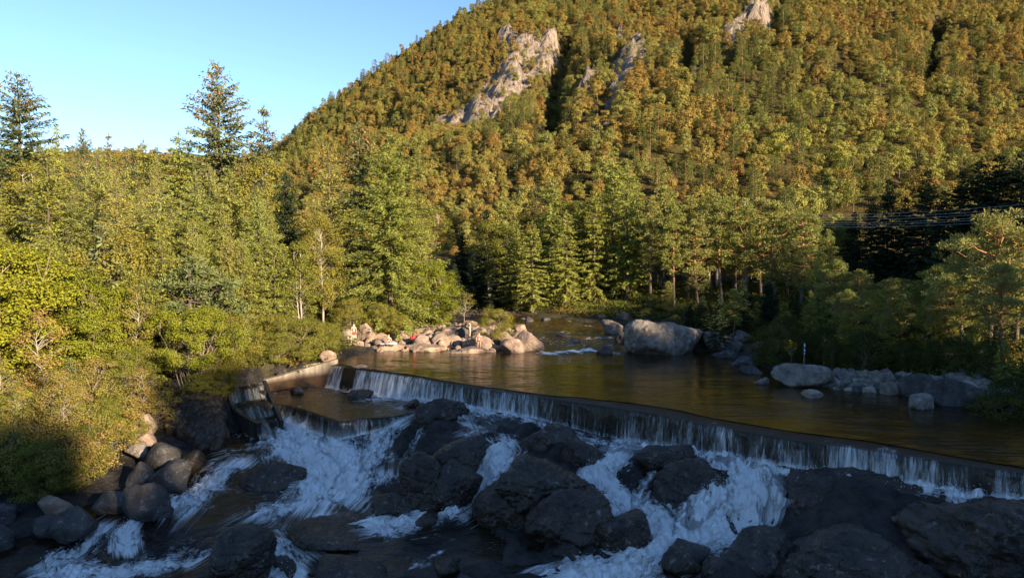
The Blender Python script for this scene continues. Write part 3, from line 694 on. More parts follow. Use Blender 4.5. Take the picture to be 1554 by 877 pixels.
attr(me, 'foam', 'FLOAT', foam.ravel()); attr(me, 'flow', 'FLOAT_VECTOR', np.stack([fb.ravel(), fa.ravel(), 0 * fa.ravel()], 1))
tag(link('river', me), 'dark river below the dam broken by white rapids between rocks', 'river', kind='structure')

# ------------------------------------------------------------------ ground
G = [(5, 62, -1.2), (10, 55, -1.3), (2, 55, -1.3), (10, 50, -1.3), (20, 45, -1.3), (28, 36, -1.2), (4, 75, -.8), (6, 85, -.7), (-5, 98, -.6), (-12, 101, -.6), (-26, 105, -.5), (-10, 61, -1.1), (0, 60, -1.2), (18, 55, -1), (34, 33, -1), (14, 70, -.6), (20, 80, .2),
     (8, 95, .9), (0, 106, 1.1), (-10, 110, 1.1), (18, 90, .9), (30, 95, 1.6), (-26, 112, 1.5), (14, 80, .3), (17, 64, .1),
     (22, 65, .5), (25, 60, .7), (21.5, 54, .35), (22, 50, .3), (25, 46.5, .3), (30, 43.5, .4), (32, 41, .2), (36, 37.5, .3), (35, 45, 1.1), (40, 55, 1.8), (35, 70, 1.6), (28, 52, 1), (50, 80, 2.3), (60, 110, 4.5), (45, 34, .8), (42, 30, .8), (50, 45, 2),
     (-12, 66, .2), (-6, 66.5, .25), (-1, 66.5, .25), (-8, 75, .5), (-3, 80, .4), (-10, 85, .4), (-1, 72, .2), (-14, 92, .5),
     (-15.6, 62, .4), (-16.5, 58.5, .5), (-18.5, 55, .3), (-20, 52, -.2), (-20.4, 49.5, -1.1), (-20.5, 47.5, -1.7), (-21, 45, -2.4), (-22.5, 42.5, -3.0), (-24, 39.5, -3.3), (-24.3, 36.5, -3.7), (-23.6, 34, -4.2), (-26, 37, -3.2), (-28, 33, -3.8), (-24, 31, -5),
     (-19, 60, .9), (-22, 55, .7), (-24, 50, .1), (-26, 45, -1.2), (-30, 40, -2.2), (-34, 36, -2.7), (-40, 45, 1.6), (-38, 55, 3), (-30, 65, 2.4), (-22, 72, 1.4), (-45, 70, 5), (-60, 60, 7), (-60, 90, 8), (-30, 95, 3), (-90, 80, 10),
     (-90, 120, 13), (-20, 122, 3), (20, 122, 3.5), (60, 132, 6), (120, 130, 8), (120, 60, 9), (80, 50, 5), (-60, 30, 2), (-60, 0, 1), (60, 0, 2), (0, -30, -5), (-160, 60, 16), (200, 100, 12), (-40, 30, -2), (-36, 26, -3.5)]
G = [np.array(g) for g in G] + [np.array([p[0], p[1], p[2] - .5]) for p in WP if p[1] < dam_y(p[0]) - .6 and p[1] > 20]
Gf = RBF(G, .3)
LADP = [(-20.8, 50.6), (-19.8, 48.8), (-18.9, 47.3), (-17.6, 45.9), (-16.4, 44.6), (-15.3, 45.6), (-16, 47.2), (-17, 49), (-18.1, 51), (-18.9, 52.4), (-19.9, 52.4)]
ROCKZ = [(575, 655), (640, 632), (740, 650), (900, 645), (1010, 690), (1190, 712), (1340, 735), (1620, 790), (1700, 900), (700, 930), (690, 845), (780, 830), (700, 780), (560, 770)]
from mathutils.kdtree import KDTree
_kp = [(q_, w, k) for P, w, k in chs for i in range(len(P) - 1) for q_ in (P[i] + (P[i + 1] - P[i]) * t for t in np.linspace(0, 1, 14))]
_ka = np.array([(a[0], a[1], w) for a, w, k in _kp])
def foam_near(x, y):
    sh = np.shape(x); x = np.ravel(x); y = np.ravel(y); o = np.zeros(len(x)); m = np.where((y > 18) & (y < 62) & (np.abs(x) < 45))[0]
    for i in range(0, len(m), 8000):
        j = m[i:i + 8000]; d = (np.hypot(x[j][:, None] - _ka[:, 0], y[j][:, None] - _ka[:, 1]) / (_ka[:, 2] * .8)).min(1); o[j] = np.exp(-d ** 2.5)
    return o.reshape(sh)
def ground_z(x, y):
    x, y = np.asarray(x, float), np.asarray(y, float)
    r = np.hypot(x - 0, y - 60); z = Gf(x, y)
    far = sstep(150, 260, r); z = z * (1 - far) + far * np.clip(z, -6, 14)
    z = z + .18 * fbm(x * .5, y * .5, 2, 4) * (1 + .6 * sstep(1, 3, z)) + .05 * fbm(x * 2.3, y * 2.3, 1, 2)
    lowz = (y < dam_y(x) - .05) & (x > DL[0, 0] - 6) & (x < 42) & (y > 18)
    wl = Wf(x, y)
    z = np.where(lowz & (z > wl - .25) & (x > DL[0, 0] - 1), wl - .25, z)
    bx_, by_ = project(x, y, wl)
    inr = inpoly(bx_, by_, ROCKZ) & lowz
    fk = foam_near(x, y)
    z = np.where(inr, wl - .34 + (1 - fk) * (.20 + .62 * np.abs(fbm(x * .33, y * .33, 7, 3)) + .25 * fbm(x * 1.1, y * 1.1, 3, 3)), z)
    z = np.where(inpoly(x, y, LADP), np.minimum(z, -3.3), z)
    b = inpoly(x, y, BAS + (BAS - BAS.mean(0)) * .06); z = np.where(b, np.minimum(z, ZBAS - .5), z)
    return z
def axis(a, b, st, lo, hi, gr=1.12):
    m = list(np.arange(a, b + 1e-6, st)); s = st
    while m[-1] < hi: s *= gr; m.append(m[-1] + s)
    s = st
    while m[0] > lo: s *= gr; m.insert(0, m[0] - s)
    return np.array(m)
ax_ = axis(-42, 46, .24, -2500, 2500); ay_ = axis(26, 108, .28, -2500, 2600)
X, Y = np.meshgrid(ax_, ay_); Zg = ground_z(X, Y)
me = mesh_quads('ground', np.stack([X, Y, Zg], -1).reshape(-1, 3), grid_faces(len(ax_), len(ay_)), [M['ground']], smooth=True)
st = np.maximum(((Y < dam_y(X) + 3) & (X > -33) & (Y < 60) & (Zg < -.4)) * 1.0, ((Zg < .35) & (Y < 102) & (Y > 20) & (np.abs(X) < 45)) * 1.0)
attr(me, 'stone', 'FLOAT', st.ravel())
tag(link('ground', me), 'brown forest floor and stony river bed', 'ground', kind='structure')

# ------------------------------------------------------------------ pool and upstream river
js = list(range(0, NS, 2)); xs0, ys0 = BK[js, 0], BK[js, 1]
xl = np.arange(xs0[0] - 5, xs0[0] - .1, .4); xs = np.concatenate([xl, xs0]); ys = np.concatenate([np.full(len(xl), ys0[0] + .6), ys0])
tt = np.concatenate([np.linspace(0, .35, 110), np.linspace(.355, 1, 120)])
Xp = np.tile(xs, (len(tt), 1)) + 0; Yp = ys[None] + (112 - ys[None]) * tt[:, None]
# widen the sheet to the left upstream so that the bend is covered
sh = np.clip((Yp - 66) / 40, 0, 1); Xp = Xp - sh * 16 * (1 - (Xp + 20) / 62)
Zp = .06 + .35 * sstep(66, 100, Yp) + .012 * fbm(Xp * .9, Yp * 1.4, 4, 3)
FP = [((832, 535), (900, 531), 1.2, .95), ((900, 531), (940, 535), 1.1, .8), ((840, 522), (930, 524), 1.8, .6), ((820, 505), (930, 506), 2.4, .5), ((870, 515), (935, 512), 1.8, .6), ((830, 497), (920, 496), 2.5, .45), ((630, 482), (720, 480), 2.0, .25), ((850, 545), (930, 548), 1.2, .18), ((760, 496), (850, 498), 2., .3)]
fp = np.zeros_like(Xp)
for a, b, w, k in FP:
    a, b = at_z(*a, .1), at_z(*b, .1); ab = b[:2] - a[:2]; t_ = np.clip(((Xp - a[0]) * ab[0] + (Yp - a[1]) * ab[1]) / (ab @ ab), 0, 1)
    d = np.hypot(Xp - a[0] - t_ * ab[0], (Yp - a[1] - t_ * ab[1])); fp = np.maximum(fp, k * np.exp(-(d / w) ** 2))
fp = np.maximum(fp, .36 * sstep(67, 72, Yp) * (1 + .5 * fbm(Xp * .12, Yp * .1, 3, 3)))
Zp += .22 * fp * fbm(Xp * 1.1, Yp * 1.1, 2, 4) * sstep(60, 62, Yp)
me = mesh_quads('pool', np.stack([Xp, Yp, Zp], -1).reshape(-1, 3), grid_faces(len(xs), len(tt)), [M['pool']], smooth=True)
attr(me, 'foam', 'FLOAT', fp.ravel())
tag(link('pool', me), 'calm brown pool of water held behind the long dam', 'water', kind='structure')

# ------------------------------------------------------------------ dam
B = MB(); n = len(S_)
b0 = np.column_stack([BK, np.full(n, -1.9)]); b1 = np.column_stack([BK, np.full(n, .015)])
f1 = np.column_stack([DL, np.full(n, -.03)]); f0 = np.column_stack([DL + NRM * .12, ZF - 1.0])
V = np.stack([b0, b1, f1, (f1 * .6 + f0 * .4), f0], 1).reshape(-1, 3)
q = [(i * 5 + j, (i + 1) * 5 + j, (i + 1) * 5 + j + 1, i * 5 + j + 1) for i in range(n - 1) for j in range(4)]
V[:, :2] += (.035 * fbm(V[:, 0] * 2, V[:, 1] * 2 + V[:, 2] * 2, V[:, 2] * 3, 3))[:, None] * np.array([.3, -1])
B._add(V, np.array(q), 0, False)
B._add(np.concatenate([np.stack([b0[0], b1[0], f1[0], f0[0]])]), np.array([[0, 1, 2, 3]]), 0)
dam = B.obj('concrete_dam', [M['wetcon']])
tag(dam, 'long low concrete dam with water spilling over its whole crest', 'dam')
# falling sheet: crest film, then an arc down to the foot
rows = [(-1, None)] + [(0, v) for v in np.linspace(0, 1, 15)]
px = PXD
dens = np.interp(px, [498, 524, 527, 540, 543, 560, 640, 700, 780, 835, 850, 905, 925, 940, 1000, 1060, 1085, 1200, 1300, 1390, 1404, 1415, 1440, 1478, 1484, 1500, 1506, 1554, 1700],
                      [.62, .60, -.6, -.6, .60, .66, .62, .50, .48, .40, .28, .18, -.05, .20, .26, .34, .46, .46, .46, .44, .15, .46, .50, .46, -.4, -.4, .42, .44, .44])
bump_ = .06 * fbm(S_ * 2.2, 0 * S_, 0, 3)
VV = []; FO = []; UV = []
for r, v in rows:
    if v is None:
        VV.append(np.column_stack([BK, np.full(n, .058)])); FO.append(np.full(n, -.55)); UV.append(np.column_stack([S_, np.full(n, -1.), 0 * S_]))
        VV.append(np.column_stack([DL * .6 + BK * .4, .045 + .01 * fbm(S_, 0 * S_, 3, 3)])); FO.append(-.25 + .6 * fbm(S_ * .8, 0 * S_, 9, 3)); UV.append(np.column_stack([S_, np.full(n, -.4), 0 * S_]))
        continue
    out = .02 + .07 * fbm(S_ * 1.6, 0 * S_, 6, 3) * (v < .3) + (.30 + bump_ * 1.5) * v ** .55 + np.where(px < 640, .35 * v, 0)
    z = .02 + (ZF + .05 - .02) * v ** 1.25
    VV.append(np.column_stack([DL + NRM * out[:, None], z])); FO.append(dens + .22 * fbm(S_ * .45, 0 * S_, 8, 3) + .30 * (v - .45) + (.35 * sstep(.85, 1, v)) - .25 * (v < .05)); UV.append(np.column_stack([S_, v * np.abs(ZF), 0 * S_]))
nr = len(VV); me = mesh_quads('waterfall', np.concatenate(VV), grid_faces(n, nr), [M['curtain']], smooth=True)
attr(me, 'foam', 'FLOAT', np.concatenate(FO)); attr(me, 'flow', 'FLOAT_VECTOR', np.concatenate(UV))
tag(link('waterfall', me), 'thin white curtain of water falling down the dam face', 'waterfall', kind='structure')

# churned foam lip: splashes at the foot
def strip(name, P, w, nu, nv, densf, mat, label, arc=0., kind='structure'):
    pass

# spray: loose drops thrown up where the water falls
X, Y = np.meshgrid(gx, gy); rs_ = np.random.default_rng(77); pr_ = np.clip(slope * 1.2, .05, 1.5) * np.clip(foam - .45, 0, 1) * vis; pr_ = pr_.ravel() / pr_.sum()
ii = rs_.choice(len(pr_), 14000, p=pr_); hh = rs_.exponential(.11, len(ii))
SPR = np.column_stack([X.ravel()[ii] + rs_.normal(0, .12, len(ii)), Y.ravel()[ii] + rs_.normal(0, .12, len(ii)), Zr.ravel()[ii] + hh])
js_ = rs_.integers(0, NS, 7000); js_ = js_[(dens_f := np.interp(PXD[js_], [500, 540, 700, 850, 930, 1000, 1500], [1, 1, .8, .5, .1, .6, .6])) > rs_.random(len(js_))]
o_ = rs_.uniform(.2, .75, len(js_)); P_ = DL[js_] + NRM[js_] * o_[:, None]
SPR = np.vstack([SPR, np.column_stack([P_, ZF[js_] + rs_.exponential(.12, len(js_))])])

# ------------------------------------------------------------------ lower weir
Wp = np.array(WEIR); sg = np.append(0, np.cumsum(np.linalg.norm(np.diff(Wp[:, :2], axis=0), axis=1)))
sw = np.linspace(0, sg[-1], 90); WL = np.stack([np.interp(sw, sg, Wp[:, i]) for i in range(2)], 1)
ctr = BAS[len(WEIR):].mean(0)
tg = np.gradient(WL, axis=0); tg /= np.linalg.norm(tg, axis=1)[:, None]; nw = np.stack([tg[:, 1], -tg[:, 0]], 1); nw *= np.sign(np.sum(nw * (WL - ctr), 1))[:, None]
nw = np.stack([np.convolve(np.pad(nw[:, i], 8, 'edge'), np.ones(17) / 17, 'valid') for i in (0, 1)], 1)
zfw = np.interp(sw / sg[-1], [0, .15, .35, .55, .66, .85, 1], [-2.4, -2.45, -2.5, -2.6, -2.55, -2.3, -1.95])
B = MB(); n = len(sw)
V = np.stack([np.column_stack([WL - nw * .3, np.full(n, -2.2)]), np.column_stack([WL - nw * .3, np.full(n, ZBAS - .015)]), np.column_stack([WL, np.full(n, ZBAS - .02)]), np.column_stack([WL, zfw - .8])], 1).reshape(-1, 3)
B._add(V, np.array([(i * 4 + j, (i + 1) * 4 + j, (i + 1) * 4 + j + 1, i * 4 + j + 1) for i in range(n - 1) for j in range(3)]), 0)
tag(B.obj('concrete_weir', [M['wetcon']]), 'small bent concrete weir holding the brown basin below the dam', 'weir')
VV, FO, UV = [], [], []
for v in np.linspace(-.12, 1, 14):
    vv = max(v, 0); out = .01 + .28 * vv ** .6 if v >= 0 else -.25
    z = ZBAS + .015 + (zfw - ZBAS) * vv ** 1.3
    VV.append(np.column_stack([WL + nw * out, z + .02])); FO.append(np.interp(sw / sg[-1], [0, .3, .6, 1], [.26, .22, .34, .30]) + .30 * (vv - .5) + .5 * sstep(.8, 1, vv) - .4 * (v < .02)); UV.append(np.column_stack([sw + 200, np.full(n, v), 0 * sw]))
me = mesh_quads('waterfall', np.concatenate(VV), grid_faces(n, len(VV)), [M['curtain']], smooth=True)
attr(me, 'foam', 'FLOAT', np.concatenate(FO)); attr(me, 'flow', 'FLOAT_VECTOR', np.concatenate(UV))
tag(link('waterfall', me), 'thin fringe of water falling over the small bent weir', 'waterfall', kind='structure')

# ------------------------------------------------------------------ wing wall, fish ladder
def wall_strip(B, T, bot, thick, m=0):
    """T: top edge points (x,y,z) on the near face, bot: bottom z list; thickness goes to the left/back"""
    T = np.array(T, float); n = len(T); tg = np.gradient(T[:, :2], axis=0); tg /= np.linalg.norm(tg, axis=1)[:, None]
    nn = np.stack([-tg[:, 1], tg[:, 0]], 1) * thick
    a = T; b = T + np.column_stack([nn, np.zeros(n)]); c = b.copy(); c[:, 2] = bot; d = a.copy(); d[:, 2] = bot
    V = np.stack([a, b, c, d], 1).reshape(-1, 3)
    q = [(i * 4 + j, (i + 1) * 4 + j, (i + 1) * 4 + (j + 1) % 4, i * 4 + (j + 1) % 4) for i in range(n - 1) for j in range(4)] + [(0, 1, 2, 3), ((n - 1) * 4 + 3, (n - 1) * 4 + 2, (n - 1) * 4 + 1, (n - 1) * 4)]
    B._add(V, np.array(q), m)
def dense(P, k=12):
    P = np.array(P, float); t_ = np.linspace(0, len(P) - 1, (len(P) - 1) * k + 1); return np.stack([np.interp(t_, np.arange(len(P)), P[:, i]) for i in range(3)], 1)
B = MB()
TW = dense([at_d(399, 577, 52.7), at_d(425, 570.5, 53.7), at_d(460, 560, 55.2), at_d(513, 545, 57.4)])
wall_strip(B, TW, np.full(len(TW), -2.4), .42)
tag(B.obj('wing_wall', [M['concrete']]), 'pale weathered concrete wall at the left end of the dam', 'wall')
# ledge behind it
B = MB(); TL = dense([at_d(424, 566, 55.6), at_d(470, 553, 57.2), at_d(506, 546, 58.8)])
wall_strip(B, TL, np.full(len(TL), -1.), .8)
tag(B.obj('concrete_ledge', [M['concrete']]), 'low concrete ledge behind the pale wall below the bushes', 'ledge')

lad = empty('fish_ladder', (-18, 48, -1.5)); tag(lad, 'stepped concrete fish ladder with water tumbling between dark walls', 'fish ladder')
def child(B, nm, mats):
    me = B.mesh(nm, mats); me.transform(Matrix.Translation((18, -48, 1.5))); return link(nm, me, lad)
LW = dense([at_d(345, 599, 50.4), at_d(347, 612, 48.8), at_d(356, 624, 47.3), at_d(373, 634, 45.9), at_d(390, 642.5, 44.6)])
B = MB(); wall_strip(B, LW, np.full(len(LW), -3.3), .3); child(B, 'side_wall', [M['wetcon']])
RW = dense([at_d(399.5, 577, 52.6), at_d(405, 592, 51), at_d(413, 610, 49), at_d(419, 624, 47.2), at_d(425, 638, 45.6)])
B = MB(); wall_strip(B, RW, np.full(len(RW), -3.2), .22); child(B, 'side_wall', [M['wetcon']])
# back wall of the top pool
tops = [(at_d(347, 598, 50.6), at_d(364, 597, 50.6), -1.0, -2.6), (at_d(394, 596, 50.8), at_d(405, 595, 50.8), -.85, -2.6), (at_d(401, 617, 48), at_d(414, 616, 48.4), -1.35, -2.9), (at_d(355, 618, 48.4), at_d(368, 617, 48.4), -1.5, -2.8), (at_d(408, 641, 45.8), at_d(420, 639, 46), -1.95, -3.2)]
for a, b, zt, zb in tops:
    B = MB(); c = (a + b) / 2; d = b - a; L = math.hypot(d[0], d[1]); B.box((c[0], c[1], (zt + zb) / 2), (L, .22, zt - zb), math.atan2(d[1], d[0])); child(B, 'cross_wall', [M['wetcon']])
# water steps: strips with a flat pool and a fall each
LL = lambda f: np.array([np.interp(f, np.linspace(0, 1, len(LW)), LW[:, i]) for i in range(3)])
RR = lambda f: np.array([np.interp(f, np.linspace(0, 1, len(RW)), RW[:, i]) for i in range(3)])
prof = [(-.12, -.55, .5), (.12, -.62, .3), (.17, -.75, .7), (.30, -1.32, .8), (.34, -1.36, .45), (.50, -1.42, .3), (.54, -1.5, .6), (.66, -1.98, .8), (.70, -2.0, .45), (.84, -2.06, .35), (.89, -2.15, .7), (1.02, -2.55, .9), (1.10, -2.80, .9)]
nv, nu = 90, 26
ft = np.linspace(0, len(prof) - 1, nv); pf = np.array([np.interp(ft, range(len(prof)), [p[i] for p in prof]) for i in range(3)])
VV, FO, UV = [], [], []
for i in range(nv):
    f, z, k = pf[:, i]; a, b = LL(np.clip(f, 0, 1)), RR(np.clip(f, 0, 1))
    if f > 1: dd = (LL(1) - LL(.9) + RR(1) - RR(.9)) / 2 / .1 * (f - 1); a = a + dd; b = b + dd
    if f < 0: dd = (LL(.1) - LL(0) + RR(.1) - RR(0)) / 2 / .1 * f; a = a + dd + np.array([1.3, 0, 0]); b = b + dd
    u = np.linspace(.02, .98, nu); P = a[None] + (b - a)[None] * u[:, None]; P[:, 2] = z + .05 * k * fbm(u * 9, np.full(nu, f * 18), 1, 3)
    VV.append(P); FO.append(np.full(nu, k * .55 + .1)); UV.append(np.column_stack([u * 2, np.full(nu, i * .06), 0 * u]))
me = mesh_quads('ladder_water', np.concatenate(VV), grid_faces(nu, nv), [M['ladder_water']], smooth=True)
attr(me, 'foam', 'FLOAT', np.concatenate(FO)); attr(me, 'flow', 'FLOAT_VECTOR', np.concatenate(UV))
tag(link('waterfall', me), 'cloudy water running down the steps of the fish ladder', 'waterfall', kind='structure')
# bed of the ladder under its water
B = MB()
VB = [v - np.array([0, 0, .14]) for v in VV]
B._add(np.concatenate(VB), grid_faces(nu, nv), 0, True); child(B, 'floor_slab', [M['wetcon']])
# ------------------------------------------------------------------ rocks: the ones one can point at
BL = [  # bbox px, base z, label, depth ratio, material
 ((742, 688, 925, 792), -3.5, 'large dark domed boulder with pale lichen specks in the middle of the rapids', .75, 'wet', 6),
 ((712, 726, 815, 802), -3.85, 'dark rounded rock leaning on the left flank of the big lichen boulder in mid river', .9, 'wet', 5),
 ((790, 738, 945, 832), -3.9, 'long dark whaleback rock in front of the big lichen boulder in mid river', .8, 'wet', 6),
 ((895, 772, 995, 836), -3.9, 'dark rock at the right foot of the long whaleback rock beside the white water', .8, 'wet', 5),
 ((988, 696, 1116, 784), -3.5, 'dark blocky boulder between the two white falls right of the middle of the river', .7, 'wet', 6),
 ((955, 672, 1062, 716), -2.3, 'flat dark ledge rock just below the dam foam, above the blocky boulder', .7, 'wet', 5),
 ((1194, 716, 1420, 832), -3.7, 'broad dark bedrock shoulder right of the tallest white fall', .6, 'wet', 6),
 ((1330, 738, 1720, 905), -3.6, 'huge dark bedrock hump filling the lower right corner below the dam', .75, 'wet', 6),
 ((1150, 800, 1420, 930), -4.2, 'low dark bedrock slab at the bottom edge, right of the small round boulder', .8, 'wet', 6),
 ((1078, 806, 1240, 880), -4.0, 'dark sloping rock at the foot of the tallest white fall', .7, 'wet', 5),
 ((604, 684, 690, 768), -3.65, 'tall dark rock in mid river right of the wide white cascade', .75, 'wet', 6),
 ((645, 664, 742, 738), -2.95, 'dark ribbed bedrock hump below the dam left of the narrow white chute', .8, 'wet', 6),
 ((655, 700, 735, 770), -3.6, 'dark rock beside the narrow white chute, below the ribbed hump', .8, 'wet', 5),
 ((752, 640, 885, 694), -2.5, 'wide flat dark rock below the middle of the dam, above the lichen boulder', .7, 'wet', 5),
 ((850, 664, 925, 712), -2.5, 'small dark rock ledge between the lichen boulder and the dam foam', .8, 'wet', 5),
 ((630, 603, 714, 643), -1.6, 'dark round boulder touching the foam at the foot of the dam', .8, 'wet', 5),
 ((608, 605, 637, 619), -1.42, 'little dark rock left of the round boulder at the foot of the dam', .8, 'wet', 4),
 ((522, 592, 567, 606), -1.42, 'low dark rock alone in the foam of the basin below the dam', .7, 'wet', 4),
 ((440, 586, 463, 598), -1.42, 'small grey rock at the foot of the pale wing wall', .9, 'bank', 4),
 ((362, 704, 470, 742), -3.75, 'low dark boulder left of the wide white cascade', .7, 'wet', 5),
 ((312, 804, 416, 886), -4.6, 'dark broken rock at the bottom edge left of the middle', .8, 'wet', 6),
 ((420, 790, 590, 836), -4.3, 'flat wet slab of bedrock washed by shallow water near the bottom', .9, 'wet', 5),
 ((560, 746, 640, 780), -3.95, 'low dark rock at the lower right of the wide white cascade', .8, 'wet', 5),
 ((470, 850, 600, 900), -4.6, 'dark low rock at the bottom edge right of a small white fall', .8, 'wet', 5),
 ((995, 828, 1068, 869), -3.9, 'smooth round dark boulder at the bottom edge in white water', .8, 'wet', 5),
 ((1062, 848, 1118, 882), -3.95, 'small dark boulder at the bottom edge right of the smooth round one', .8, 'wet', 4),
 ((190, 730, 262, 793), -4.15, 'big square grey boulder on the left bank beside a white rapid', .85, 'bank', 5),
 ((222, 762, 262, 792), -4.2, 'wedge shaped grey rock against the foot of the big square boulder', .7, 'bank', 4),
 ((148, 744, 202, 780), -4.1, 'grey rounded rock left of the big square boulder on the left bank', .8, 'bank', 4),
 ((216, 672, 272, 714), -3.25, 'angular grey boulder on the left bank below the many stemmed bush', .8, 'bank', 5),
 ((228, 700, 292, 744), -3.75, 'dark boulder on the left bank just above the big square one', .8, 'bank', 5),
 ((264, 682, 310, 712), -3.3, 'smooth dark boulder at the water below the many stemmed bush', .8, 'wet', 4),
 ((194, 700, 236, 738), -3.6, 'grey slab leaning on the left bank behind the big square boulder', .8, 'bank', 4),
 ((200, 627, 236, 663), -2.1, 'pale sunlit boulder beside the stems of the big bush', .8, 'tan', 4),
 ((208, 656, 238, 676), -2.5, 'small pale rock under the sunlit boulder on the left bank', .8, 'tan', 4),
 ((190, 672, 226, 694), -2.9, 'pale wedge of rock on the left bank half in sun', .8, 'grey', 4),
 ((84, 768, 150, 816), -4.3, 'big round brownish boulder at the water in the lower left', .8, 'bank', 5),
 ((50, 784, 88, 816), -4.3, 'rounded rock left of the big brownish boulder in the lower left', .8, 'bank', 4),
 ((-25, 762, 26, 800), -4.2, 'grey boulder at the left edge of the bank', .8, 'bank', 4),
 ((-20, 796, 18, 836), -4.5, 'grey boulder at the left edge, lower one by the water', .8, 'bank', 4),
 ((62, 752, 108, 786), -4.0, 'sunlit tan boulder behind the brownish boulder in the lower left', .8, 'tan', 4),
 ((945, 484, 1076, 543), -.15, 'huge grey boulder standing in the pool on the far right', .62, 'grey', 6),
 ((904, 522, 930, 538), 0, 'small round brown rock in the rapids left of the huge grey boulder', .8, 'bank', 4),
 ((912, 484, 944, 506), .2, 'round grey boulder on the far bank left of the huge boulder', .8, 'grey', 4),
 ((932, 500, 962, 520), .1, 'dark rock tucked behind the left end of the huge boulder', .8, 'bank', 4),
 ((958, 484, 990, 498), .3, 'dark boulder on the far bank behind the huge grey boulder', .8, 'bank', 4),
 ((1068, 502, 1112, 534), .1, 'brownish boulder right behind the huge grey boulder', .8, 'grey', 4),
 ((1098, 500, 1142, 524), .3, 'low brownish boulder, farther back right of the huge boulder', .8, 'grey', 4),
 ((1100, 518, 1128, 538), 0, 'rounded grey rock at the water right of the huge boulder', .8, 'bank', 4),
 ((1078, 530, 1120, 544), 0, 'low flat grey rock at the water right of the huge boulder', .8, 'bank', 4),
 ((1132, 518, 1172, 540), .1, 'dark grey boulder in the shade of the right bank bushes', .8, 'bank', 4),
 ((1110, 540, 1152, 558), 0, 'flat grey rock at the water below the right bank bushes', .8, 'bank', 4),
 ((1122, 554, 1156, 568), 0, 'flat rock nearer than the other flat rock on the right bank', .8, 'bank', 4),
 ((1144, 572, 1170, 584), 0, 'low grey rock in the pool left of the broad ridged boulder', .8, 'grey', 4),
 ((1168, 551, 1264, 589), 0, 'broad ridged grey boulder on the right bank under the blue marker post', .7, 'grey', 6),
 ((1217, 590, 1249, 606), .0, 'pale sunlit wedge rock alone in the pool by the right bank', .8, 'pale', 4),
 ((1402, 572, 1502, 616), .05, 'long dark flat boulder at the right end of the rock pile on the right bank', .6, 'bank', 5),
 ((1366, 568, 1420, 604), .05, 'dark boulder left of the long flat boulder in the right bank rock pile', .7, 'bank', 4),
 ((1375, 596, 1420, 622), 0, 'grey rounded boulder at the water in the right bank rock pile', .8, 'grey', 4),
 ((1366, 574, 1388, 594), .2, 'pale upright diamond shaped rock in the right bank rock pile', .7, 'pale', 4),
 ((708, 508, 754, 532), .1, 'rounded tan boulder behind the woman in a bikini', .8, 'tan', 5),
 ((758, 512, 796, 536), .05, 'tan boulder with a shaded left side, right of the sunlit bush', .8, 'tan', 4),
 ((778, 500, 826, 532), .1, 'big tan boulder at the right tip of the sunlit rocks', .8, 'tan', 5),
 ((802, 516, 826, 533), .0, 'small tan rock at the foot of the rightmost sunlit boulder', .8, 'tan', 4),
 ((780, 492, 800, 508), .3, 'tan rock on top behind the rightmost sunlit boulders', .8, 'tan', 4),
 ((558, 519, 622, 533), .0, 'long flat tan rock ledge at the water under the sitting bather', .7, 'tan', 5),
 ((612, 522, 680, 535), .0, 'low tan rock ledge at the water in the middle of the sunlit rocks', .6, 'tan', 5),
 ((674, 525, 754, 537), .0, 'low tan rock ledge under the feet of the woman in a bikini', .6, 'tan', 5),
 ((652, 506, 690, 528), .1, 'large brown boulder in the middle of the sunlit rocks', .8, 'tan', 5),
 ((592, 503, 626, 523), .15, 'brownish boulder right of the sitting bather', .8, 'tan', 5),
 ((566, 504, 596, 522), .15, 'tan boulder left of the sitting bather', .8, 'tan', 4),
 ((536, 490, 572, 524), .1, 'tall pale rock face behind the bather standing at the left', .6, 'tan', 5),
 ((562, 496, 584, 512), .3, 'pale tan block on top of the rocks left of the sitting bather', .8, 'pale', 4),
 ((516, 498, 544, 532), .0, 'pale slanting rock at the left end of the sunlit rocks', .7, 'pale', 4),
 ((534, 516, 556, 532), .0, 'tan rock at the water below the bather standing at the left', .8, 'tan', 4),
 ((690, 496, 712, 520), .3, 'dark brown boulder left of the bather standing behind', .8, 'bank', 4),
 ((484, 530, 510, 552), .0, 'sunlit tan block at the end of the concrete ledge', .8, 'tan', 4),
 ((534, 553, 560, 559), .0, 'flat tan stone just breaking the water above the dam', .6, 'tan', 4),
]
for i, (bb, zb, lb, dr, mt, sub) in enumerate(BL):
    big = sub >= 6
    boulder(bb, zb, lb, dr, mt, seed=100 + i, sub=sub, sharp=9 if mt in ('wet',) else 13, rough=.055 if big else .06, facets=18 if big else 13, sink=.5 if mt == 'wet' else .3)

